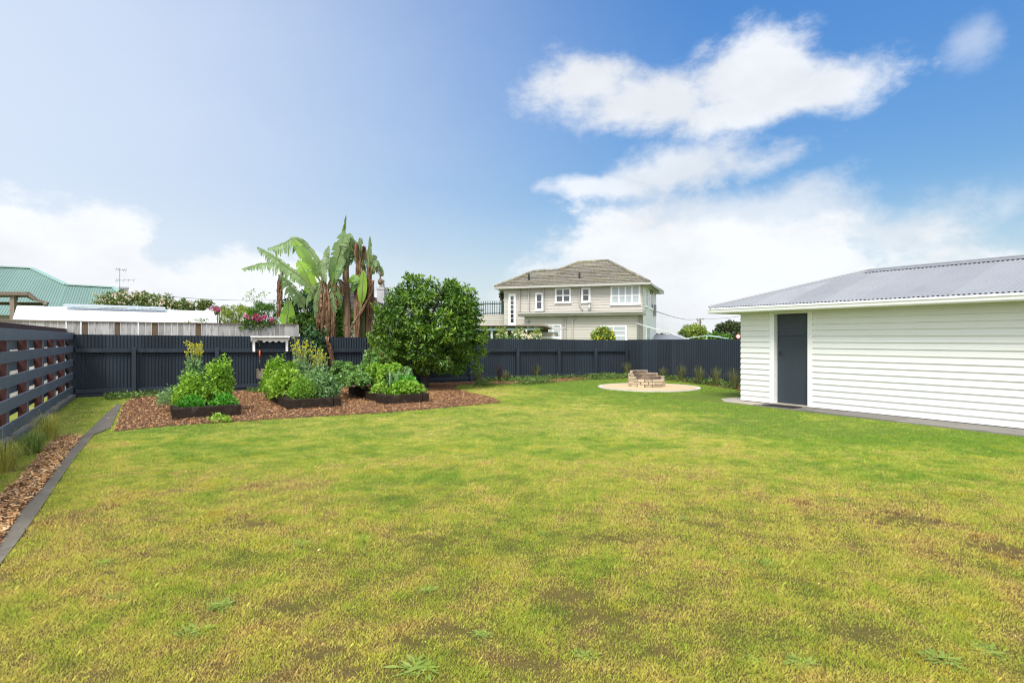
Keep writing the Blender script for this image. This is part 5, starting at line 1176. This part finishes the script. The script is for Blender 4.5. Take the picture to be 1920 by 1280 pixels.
nb = NB(); o = thing('ivy_fringe', fen(975, -.3), 'dark leaves and cream roses poking over the slate fence in front of the pergola', 'plant')
for px in range(938, 1010, 6): p = fen(px, -.22); cloud(nb, np3((p.x, p.y, topz(15) + .02 + .03 * math.sin(px))), (.14, .08, .09), 26, .10, .5, .3, .2)
nb.build('foliage', M['shrub'], o); flowers(o, V3(fen(978, -.25)) + V3((0, 0, topz(15) + .1)), .55, .08, 18, .10, 'cream', 66, Yj=.08)
o, c, k = shrub('far_tree', 'distant yellow green tree behind the power pole', 'tree', 1300, 627, 85, 25, 17, 'limeshrub', 60, 60, .34, .6, 'distant trees over the right fence', 41)
o, c, k = shrub('far_tree', 'distant low bright green bush between the pole and the dark tree', 'tree', 1345, 634, 70, 24, 9, 'ivy', 40, 60, .26, .6, 'distant trees over the right fence', 42)
o, c, k = shrub('far_tree', 'distant dark spreading tree beside the garage corner', 'tree', 1371, 624, 80, 28, 18, 'darktree', 60, 70, .34, .6, 'distant trees over the right fence', 43)
o, c, k = shrub('far_tree', 'distant dark bush beside the side wall of the two storey house', 'tree', 1238, 633, 60, 9, 6, 'darktree', 16, 50, .2, .6, 'distant trees over the right fence', 44)
o, c, k = shrub('far_tree', 'small reddish bush left of the power pole tree', 'tree', 1283, 627, 80, 9, 5, 'rose', 16, 50, .25, .6, 'distant trees over the right fence', 45)
o, c, k = shrub('far_tree', 'tree foliage showing between the roof deck and the left end of the two storey house', 'tree', 941, 552, 52, 4, 13, 'darktree', 10, 40, .22, .6, None, 46)

# ---- vegetables
def herb(name, label, cat, base, rx, ry, h, m, n, size, wid=.55, stalks=20, group=None, dome=True, up=.4, seed=0, tintm=.5):
    """leafy clump: leaves over a dome volume on visible pale stalks"""
    r = np.random.default_rng(seed + 100); o = thing(name, base, label, cat, group); nb = NB(); b = np3(base)
    for i in range(n // 14):
        a = r.random() * 6.283; q = r.random() ** .5; x, y = q * math.cos(a), q * math.sin(a); z = ((1 - .75 * q * q) if dome else 1) * (1.22 if r.random() < .14 else 1)
        p = b + np.array([x * rx * 1.0, y * ry, h * z * r.uniform(.35, 1)])
        cloud(nb, p, (.075 + size * .9, .075 + size * .9, .06 + size * .7), 14, size, wid, up, .2, .1, tint=(np.clip(tintm + r.normal(0, .12), 0, 1), .2))
    nb.build('leaves', M[m], o)
    if stalks:
        mb = MB()
        for i in range(stalks):
            a = r.random() * 6.283; q = r.random(); mb.tube([b + np.array([.3 * q * rx * math.cos(a), .3 * q * ry * math.sin(a), 0]), b + np.array([q * rx * .8 * math.cos(a), q * ry * .8 * math.sin(a), h * .7])], [.008, .004], 4, r.random())
        mb.build('stalks', M['stalk'], o)
    return o
def bolting(label, base, h, spread, n, seed, ymin=.62, dens_=9, group='flowering brassica'):
    r = random.Random(seed); o = thing('flowering_brassica', base, label, 'vegetable plant', group); mb = MB(); fl = NB(); lv = NB(); b = V3(base)
    for i in range(n):
        a = r.uniform(0, 6.28); tp = b + V3((math.cos(a) * spread * r.random(), math.sin(a) * spread * r.random(), h * r.uniform(.72, 1))); md = b.lerp(tp, .5) + V3((r.gauss(0, .02), r.gauss(0, .02), 0))
        mb.tube([b, md, tp], [.010, .007, .003], 4, r.random())
        for k in range(7):
            p = b.lerp(tp, r.uniform(.3, .95)); q_ = p + V3((r.gauss(0, .04), r.gauss(0, .04), r.uniform(.03, .10))); mb.tube([p, q_], [.004, .002], 3, r.random())
        for k in range(dens_):
            p = b.lerp(tp, ymin + (1 - ymin) * r.random() ** .6) + V3((r.gauss(0, .022), r.gauss(0, .022), 0)); cloud(fl, np3(p), (.012, .012, .012), 5, .024, .9, .2, .1)
        for k in range(8): cloud(lv, np3(b.lerp(tp, r.uniform(.1, .7))), (.03, .03, .03), 4, .05, .5, .2, .1)
    mb.build('stalks', M['stalk'], o); tag(fl.build('flowers', M['yellow'], o), kind='stuff'); lv.build('leaves', M['bluegreen'], o); return o
ZS = BH - .03
G1 = 'vegetables in the left bed'; G2 = 'vegetables in the middle bed'; G3_ = 'vegetables in the right bed'
def bz(b, a, d): return b(a, d, ZS)
herb('parsley', 'low curly deep green parsley at the front left of the left bed', 'herb', bz(bed1, .33, .33), .24, .16, .20, 'darkparsley', 1500, .035, .8, 8, G1, seed=1)
herb('parsley', 'low curly bright parsley at the front right corner of the left bed', 'herb', bz(bed1, .90, .36), .20, .16, .20, 'darkparsley', 1100, .04, .8, 6, G1, seed=2, tintm=.75)
herb('celery', 'tall bright green celery on the right side of the left bed', 'vegetable plant', bz(bed1, .84, .85), .15, .20, .74, 'parsley', 1900, .065, .6, 40, G1, False, seed=3)
herb('celery', 'light green leafy celery filling the middle of the left bed', 'vegetable plant', bz(bed1, .36, .95), .24, .28, .58, 'parsley', 3400, .06, .6, 30, G1, seed=4)
herb('carrot_tops', 'feathery blue green carrot tops hanging over the left edge of the left bed', 'vegetable plant', bz(bed1, .08, 1.35), .32, .30, .32, 'bluegreen', 2600, .05, .3, 10, G1, seed=5)
herb('brassica', 'blue green leafy brassica at the foot of the yellow stalks in the left bed', 'vegetable plant', bz(bed1, .40, 1.45), .16, .18, .84, 'bluegreen', 2600, .07, .5, 20, G1, seed=6)
herb('celery', 'green leafy clump at the back right of the left bed', 'vegetable plant', bz(bed1, .86, 1.5), .18, .26, .50, 'parsley', 2200, .065, .6, 16, G1, seed=7)
bolting('tall yellow flowering brassica stalks rising from the left bed', bz(bed1, .44, 1.5), 1.36, .17, 13, 1, .84)
herb('celery', 'bushy light green celery at the back left of the middle bed', 'vegetable plant', bz(bed2, .16, 2.2), .26, .34, .84, 'parsley', 3200, .07, .6, 20, G2, seed=8)
herb('lettuce', 'lime green lettuce on the left side of the middle bed', 'lettuce', bz(bed2, .22, 1.25), .26, .3, .58, 'lettuce', 1500, .12, .6, 8, G2, seed=9)
herb('parsley', 'fine green parsley over the left edge of the middle bed', 'herb', bz(bed2, .10, 1.7), .28, .30, .45, 'parsley', 2200, .05, .5, 12, G2, seed=10, tintm=.35)
herb('mustard_greens', 'bright broad leaf greens in the middle of the middle bed', 'vegetable plant', bz(bed2, .50, 1.85), .26, .34, .74, 'lettuce', 1900, .11, .55, 14, G2, seed=11, tintm=.2)
herb('carrot_tops', 'feathery green carrot tops at the front of the middle bed', 'vegetable plant', bz(bed2, .46, .62), .28, .22, .44, 'parsley', 3400, .05, .3, 10, G2, seed=12, tintm=.3)
herb('brassica', 'blue green frilly brassica at the front right of the middle bed', 'vegetable plant', bz(bed2, .90, .72), .28, .28, .50, 'bluegreen', 3400, .07, .6, 12, G2, seed=13, tintm=.35)
herb('brassica', 'blue green leafy base of the yellow flowers in the middle bed', 'vegetable plant', bz(bed2, .85, 1.4), .28, .30, .56, 'bluegreen', 2800, .07, .5, 20, G2, seed=14, tintm=.5)
bolting('pale yellow flowering stalks fanning out at the left in the middle bed', bz(bed2, .60, 1.5), 1.36, .30, 20, 2, .74, 7)
bolting('dense bright yellow flowering stalks leaning right in the middle bed', bz(bed2, .98, 1.35), 1.18, .22, 16, 3, .50, 8)
bolting('single green seed stalk at the right end of the middle bed', bz(bed2, 1.12, 1.3), 1.0, .05, 3, 4, .9, 4)
# kale with long curled leaves, leeks, low greens
def kale(label, base, h, spread, nleaf, seed, m='kale', lean=(0, 0)):
    r = random.Random(seed); o = thing('kale', base, label, 'kale', G3_); nb = NB(); mb = MB(); b = V3(base)
    for i in range(nleaf):
        a = i * 2.399 + r.random(); l = r.uniform(.6, 1) * spread; hh = h * r.uniform(.45, 1)
        c = bez([b + V3((0, 0, .05)), b + V3((math.cos(a) * l * .35 + lean[0] * .5, math.sin(a) * l * .35 + lean[1] * .5, hh * .8)), b + V3((math.cos(a) * l * .8 + lean[0], math.sin(a) * l * .8 + lean[1], hh)), b + V3((math.cos(a) * l * 1.1 + lean[0], math.sin(a) * l * 1.1 + lean[1], hh * .72))], 14)
        mb.tube(c, [.011 - .0006 * k for k in range(15)], 4, r.random())
        for k in range(4, 15): cloud(nb, np3(c[k]), (.05, .05, .03), 15, .06, .8, .1, .2, .1, tint=(.3 + .4 * r.random(), .2))
    nb.build('leaves', M[m], o); mb.build('stalks', M['stalk'], o)
kale('large dark kale plant over the back left corner of the right bed', bz(bed3, .10, 2.45), .70, .55, 30, 1, lean=(-.14, -.12))
kale('kale plant with arching crinkled leaves on the left edge of the right bed', bz(bed3, .08, 1.75), .50, .52, 32, 2, lean=(-.16, -.12))
kale('tall kale plant at the back of the right bed, next to the tree crown', bz(bed3, .62, 2.5), 1.02, .42, 24, 3)
kale('bright green kale plant in the middle of the right bed', bz(bed3, .52, 1.55), .66, .42, 24, 4, 'parsley')
kale('kale plant with grey green leaf tips beside the leeks in the right bed', bz(bed3, .88, 1.5), .62, .34, 18, 5, 'bluegreen')
o = thing('chard', bz(bed3, .78, 2.2), 'reddish stemmed chard standing tall at the back of the right bed', 'chard', G3_); mb = MB(); nb = NB(); r = random.Random(9)
for i in range(9):
    a = r.uniform(0, 6.28); p0 = bz(bed3, .78, 2.2); p1 = p0 + V3((math.cos(a) * .14, math.sin(a) * .14, r.uniform(.7, .98))); mb.tube([p0, p1], [.014, .007], 5, r.random())
    for k in range(4): cloud(nb, np3(p0.lerp(p1, .6 + .12 * k)), (.05, .05, .05), 8, .12, .6, .2, .1)
mb.build('stalks', M['chard'], o); nb.build('leaves', M['shrub'], o)
for j, (a, d, lb) in enumerate([(.40, .75, 'leek with pale shaft near the left edge at the front of the right bed'), (.60, .85, 'leek standing in the middle of the front half of the right bed'), (.50, .55, 'leek closest to the front timber of the right bed'), (.95, 1.0, 'tall blue green leek at the right side of the right bed')]):
    base = bz(bed3, a, d); o = thing('leek', base, lb, 'leek', G3_); mb = MB(); r = random.Random(j)
    mb.tube([base, base + V3((0, 0, .16))], [.02, .018], 8, .8)
    for k in range(9):
        q_ = r.uniform(0, 6.28); p1 = base + V3((math.cos(q_) * .07, math.sin(q_) * .05, .34 + .1 * r.random())); p2 = base + V3((math.cos(q_) * .16, math.sin(q_) * .12, .46 + .14 * r.random()))
        s_ = V3((-math.sin(q_), math.cos(q_), 0)) * .014; p0 = base + V3((0, 0, .14)); mb.add([p0 - s_, p0 + s_, p1 + s_, p1 - s_, p2], [(0, 1, 2, 3), (3, 2, 4)], r.random())
    mb.build('leaves', M['bluegreen'], o)
herb('lettuce', 'bright green leafy lettuce at the front of the right bed', 'lettuce', bz(bed3, .62, .36), .30, .16, .24, 'parsley', 1300, .085, .7, 6, G3_, seed=15, tintm=.4)
herb('lettuce', 'darker green leaves in the right half of the right bed', 'lettuce', bz(bed3, .86, .85), .22, .3, .32, 'darkparsley', 1300, .09, .7, 6, G3_, seed=16, tintm=.6)
herb('lettuce', 'small pale lettuce at the left edge near the front of the right bed', 'lettuce', bz(bed3, .20, .85), .18, .25, .20, 'lettuce', 500, .07, .6, 4, G3_, seed=17, tintm=.3)
herb('strawberry_plant', 'small blue green plant in the front right corner of the right bed', 'vegetable plant', bz(bed3, .95, .36), .14, .14, .22, 'weed', 420, .06, .6, 8, G3_, seed=18)
herb('lettuce', 'self sown lime green lettuce on the bark in front of the left bed', 'lettuce', gnd(408, 791), .13, .06, .07, 'lettuce', 150, .075, .6, 5, None, seed=19)
herb('fern', 'green trailing plant on the ground at the back left corner of the middle bed', 'plant', gnd(497, 735), .25, .3, .15, 'shrub', 700, .05, .5, 4, None, seed=21)

# ---- tussocks
def tussock(name, label, base, h, spread, n, wid, m, group, seed, mats=None, thick=1, flop=1.0):
    r = np.random.default_rng(seed); a = r.random(n) * 2 * np.pi; ln = r.random(n); L_ = h * (.55 + .6 * r.random(n)); b = np3(base)
    o2 = np.stack([np.cos(a), np.sin(a)], 1); root = b[None, :2] + o2 * (spread * .30 * r.random(n)[:, None]); V = np.zeros((n, 7, 3)); out = (.10 + .9 * ln) * spread * flop
    sd_ = np.stack([-o2[:, 1], o2[:, 0]], 1)
    for k, (f_, zf) in enumerate([(0, 0), (.30, .55), (.65, .92)]):
        c = root + o2 * (out * f_)[:, None]; w_ = (wid * (1 - .25 * k))
        z = b[2] + L_ * zf * (1 - .25 * ln * f_)
        V[:, 2 * k, :2] = c - sd_ * w_ / 2; V[:, 2 * k + 1, :2] = c + sd_ * w_ / 2; V[:, 2 * k, 2] = z; V[:, 2 * k + 1, 2] = z
    V[:, 6, :2] = root + o2 * out[:, None]; V[:, 6, 2] = b[2] + L_ * (1.0 - .55 * ln)
    i = (np.arange(n) * 7)[:, None]; Fc = np.concatenate([i + q_ for q_ in ([0, 1, 3], [0, 3, 2], [2, 3, 5], [2, 5, 4], [4, 5, 6])], 1).reshape(-1, 3)
    o = np_obj(name, V.reshape(-1, 3), Fc, np.repeat(np.clip(r.normal(.5, .25, n), 0, 1), 7), M[m], None, tuple(base)); return tag(o, label, 'tussock', group)
GT = 'sedges along the left rail fence'
tussock('sedge', 'tan sedge at the very left edge beside the rail fence, nearest the camera', gnd(8, 885), .36, .26, 420, .005, 'sedge', GT, 1)
tussock('sedge', 'low dark green sedge, middle of the three beside the left rail fence', gnd(60, 852), .30, .26, 460, .005, 'sedgegreen', GT, 2)
tussock('sedge', 'tall arching tan sedge, farthest of the three beside the left rail fence', gnd(92, 826), .40, .30, 480, .005, 'sedge', GT, 3)
for i, (px, py, h) in enumerate([(92, 826, .62), (60, 850, .5), (5, 885, .55)]):
    tussock('sedge_awns', ['long pale arching seed stalks over the far tan sedge', 'long pale seed stalks over the middle low sedge', 'long pale seed stalks over the nearest sedge at the left edge'][i], gnd(px, py), h * .95, .62, 34, .0025, 'sedge', None, 30 + i)
GB = 'tussocks along the back fence'
bt = [(897, 719, .40, 'sedge', 'tan tussock just right of the round tree, on the border bed'), (937, 716, .50, 'flax', 'dark bronze flax between the round tree and the first post right of it'), (949, 716, .36, 'sedge', 'pale green tussock right of the dark bronze flax near the tree'),
      (966, 711, .38, 'sedgegreen', 'tussock standing at the foot of the first fence post right of the tree'), (1006, 711, .48, 'sedgegreen', 'large green tussock midway between the first two fence posts right of the tree'), (1047, 708, .38, 'sedge', 'tussock at the foot of the second fence post right of the tree'),
      (1086, 707, .44, 'sedgegreen', 'fine green tussock between the second and third posts right of the tree'), (1115, 706, .40, 'sedgegreen', 'green tussock at the foot of the third post right of the tree'), (1144, 705, .62, 'flax', 'dark red flax with a white flower spike near the fence corner'),
      (1176, 706, .52, 'sedgegreen', 'bushy tussock at the fence corner left of the fire pit'), (1243, 712, .40, 'sedgegreen', 'tussock showing just right of the fire pit bricks'), (1278, 714, .48, 'sedgegreen', 'slim tussock right of the fire pit at the right fence'),
      (1311, 720, .52, 'sedge', 'upright tan tussock in the middle of the right fence border'), (1343, 723, .52, 'sedgegreen', 'fanned green tussock, second from the garage corner'), (1377, 729, .56, 'sedge', 'large wispy tan tussock touching the garage corner')]
for i, (px, py, h, m__, lb) in enumerate(bt): tussock('tussock', lb, gnd(px, py), h * 1.2, h * (.60 if m__ != 'flax' else .3), 120 if m__ != 'flax' else 50, .009 if m__ != 'flax' else .02, 'border_sedge' if m__ != 'flax' else m__, GB, 70 + i)
# ---- creeping ground cover along the fences (uncountable)
nb = NB()
def strip(n, poly, h, size, tintm):
    xs = [p[0] for p in poly]; ys = [p[1] for p in poly]; P = np.stack([rng.uniform(min(xs), max(xs), n), rng.uniform(min(ys), max(ys), n)], 1); P = P[inside(P, poly)]
    k = np.sin(P[:, 0] * 2.3 + 1.3 * np.sin(P[:, 1] * 1.9)) + np.sin(P[:, 1] * 3.1 - P[:, 0] * 1.4) + rng.normal(0, .5, len(P)); P = P[k > .15]; n = len(P)
    C = np.concatenate([P, (h * rng.random(n) ** 1.4 + .02)[:, None]], 1); D = rdir(n, .2); N = rdir(n, 1.2); s_ = size * (.5 + rng.random(n)); nb.add(*leaf_arrays(C, D, N, s_, s_ * .7, np.clip(rng.normal(tintm, .25, n), 0, 1)))
strip(30000, gp((888, 725), (1010, 721), (1110, 713), (1180, 710.5), (1180, 704), (1000, 710.5), (900, 714)), .13, .055, .55)
strip(19000, gp((1180, 710.5), (1260, 714), (1330, 723), (1400, 735), (1425, 728), (1300, 712), (1180, 704)), .13, .055, .45)
strip(7000, gp((200, 752), (330, 744), (330, 737), (195, 743)), .10, .05, .6)
strip(1500, gp((460, 738), (530, 733), (530, 728), (460, 731)), .08, .05, .5)
strip(1500, gp((600, 732), (660, 728), (660, 722), (600, 724)), .08, .05, .5)
tag(nb.build('ground_cover', M['cover']), 'low creeping green ground cover along the foot of the slate fences', 'ground cover', kind='stuff')
# ---- flat weeds in the lawn
def weed_mesh(seed, n=16):
    n *= 3; r = np.random.default_rng(seed); nb = NB(); a = np.arange(n) * 2.399 + r.random(n) * .9; L_ = .25 + .6 * r.random(n) ** .8
    for seg in range(1):
        D = np.stack([np.cos(a), np.sin(a), .18 + .25 * r.random(n)], 1); C = np.tile(np.array([[0, 0, .06]]), (n, 1)) + D * .04 + r.normal(0, .22, (n, 3)) * [1, 1, .12]
        N = np.tile(np.array([[0, 0, 1.]]), (n, 1)) + r.normal(0, .25, (n, 3)); V, Fc, T = leaf_arrays(C, D, N, L_, L_ * .22, np.clip(r.normal(.5, .25, n), 0, 1), .12); nb.add(V, Fc, T)
    return np.concatenate(nb.V), nb.F[0], nb.T[0]
wp = [(218, 1120, .17, 'flat weed left of the bottom centre, near the concrete edging side'), (190, 1056, .14, 'dark leaved weed in the left lawn, up from the bottom left corner'), (362, 1186, .18, 'grey green rosette weed in the lower left of the lawn'), (415, 1136, .16, 'broad leaved weed just above the lower left grey green rosette'),
      (777, 1256, .20, 'largest bright rosette weed at the bottom edge, left of centre'), (903, 1190, .11, 'small rosette weed near the bottom centre'), (682, 1010, .12, 'blue green weed in the middle left of the lawn'), (565, 1018, .15, 'low weed patch left of the middle blue green weed'),
      (1384, 1052, .14, 'left of two grey green weeds side by side in the right lawn'), (1440, 1056, .14, 'right of two grey green weeds side by side in the right lawn'), (1503, 1246, .16, 'rosette weed near the bottom, right of centre'), (1095, 1230, .13, 'low rosette weed near the bottom, just right of centre'),
      (1765, 1236, .19, 'leafy weed near the bottom right corner'), (1850, 1222, .17, 'upright leaved weed nearest the bottom right corner'), (1413, 1240, .11, 'small pale weed left of the bottom right rosette'), (805, 1105, .12, 'faint weed in the centre of the near lawn'), (1580, 937, .13, 'dark green grass clump in the right half of the lawn'),
      (1282, 972, .12, 'blue green weed in the right centre of the lawn'), (1230, 975, .11, 'small weed left of the right centre blue green weed'), (735, 955, .13, 'weed patch in the middle distance, left of centre'), (368, 930, .08, 'small dark weed tuft in the left middle of the lawn'), (1018, 1000, .13, 'dark green weed patch in the middle of the lawn')]
for i, (px, py, s_, lb) in enumerate(wp):
    p = gnd(px, py); V, Fc, T = weed_mesh(200 + i, 14 + (i * 7) % 12); th_ = i * 1.3; R_ = np.array([[math.cos(th_), -math.sin(th_), 0], [math.sin(th_), math.cos(th_), 0], [0, 0, 1]])
    V = (V * np.array([1, 1, .5])) @ R_.T * s_ * .62 + np3(p); tag(np_obj('lawn_weed', V, Fc, T, M['weed'], None, tuple(p)), lb, 'weed', 'flat weeds in the lawn')
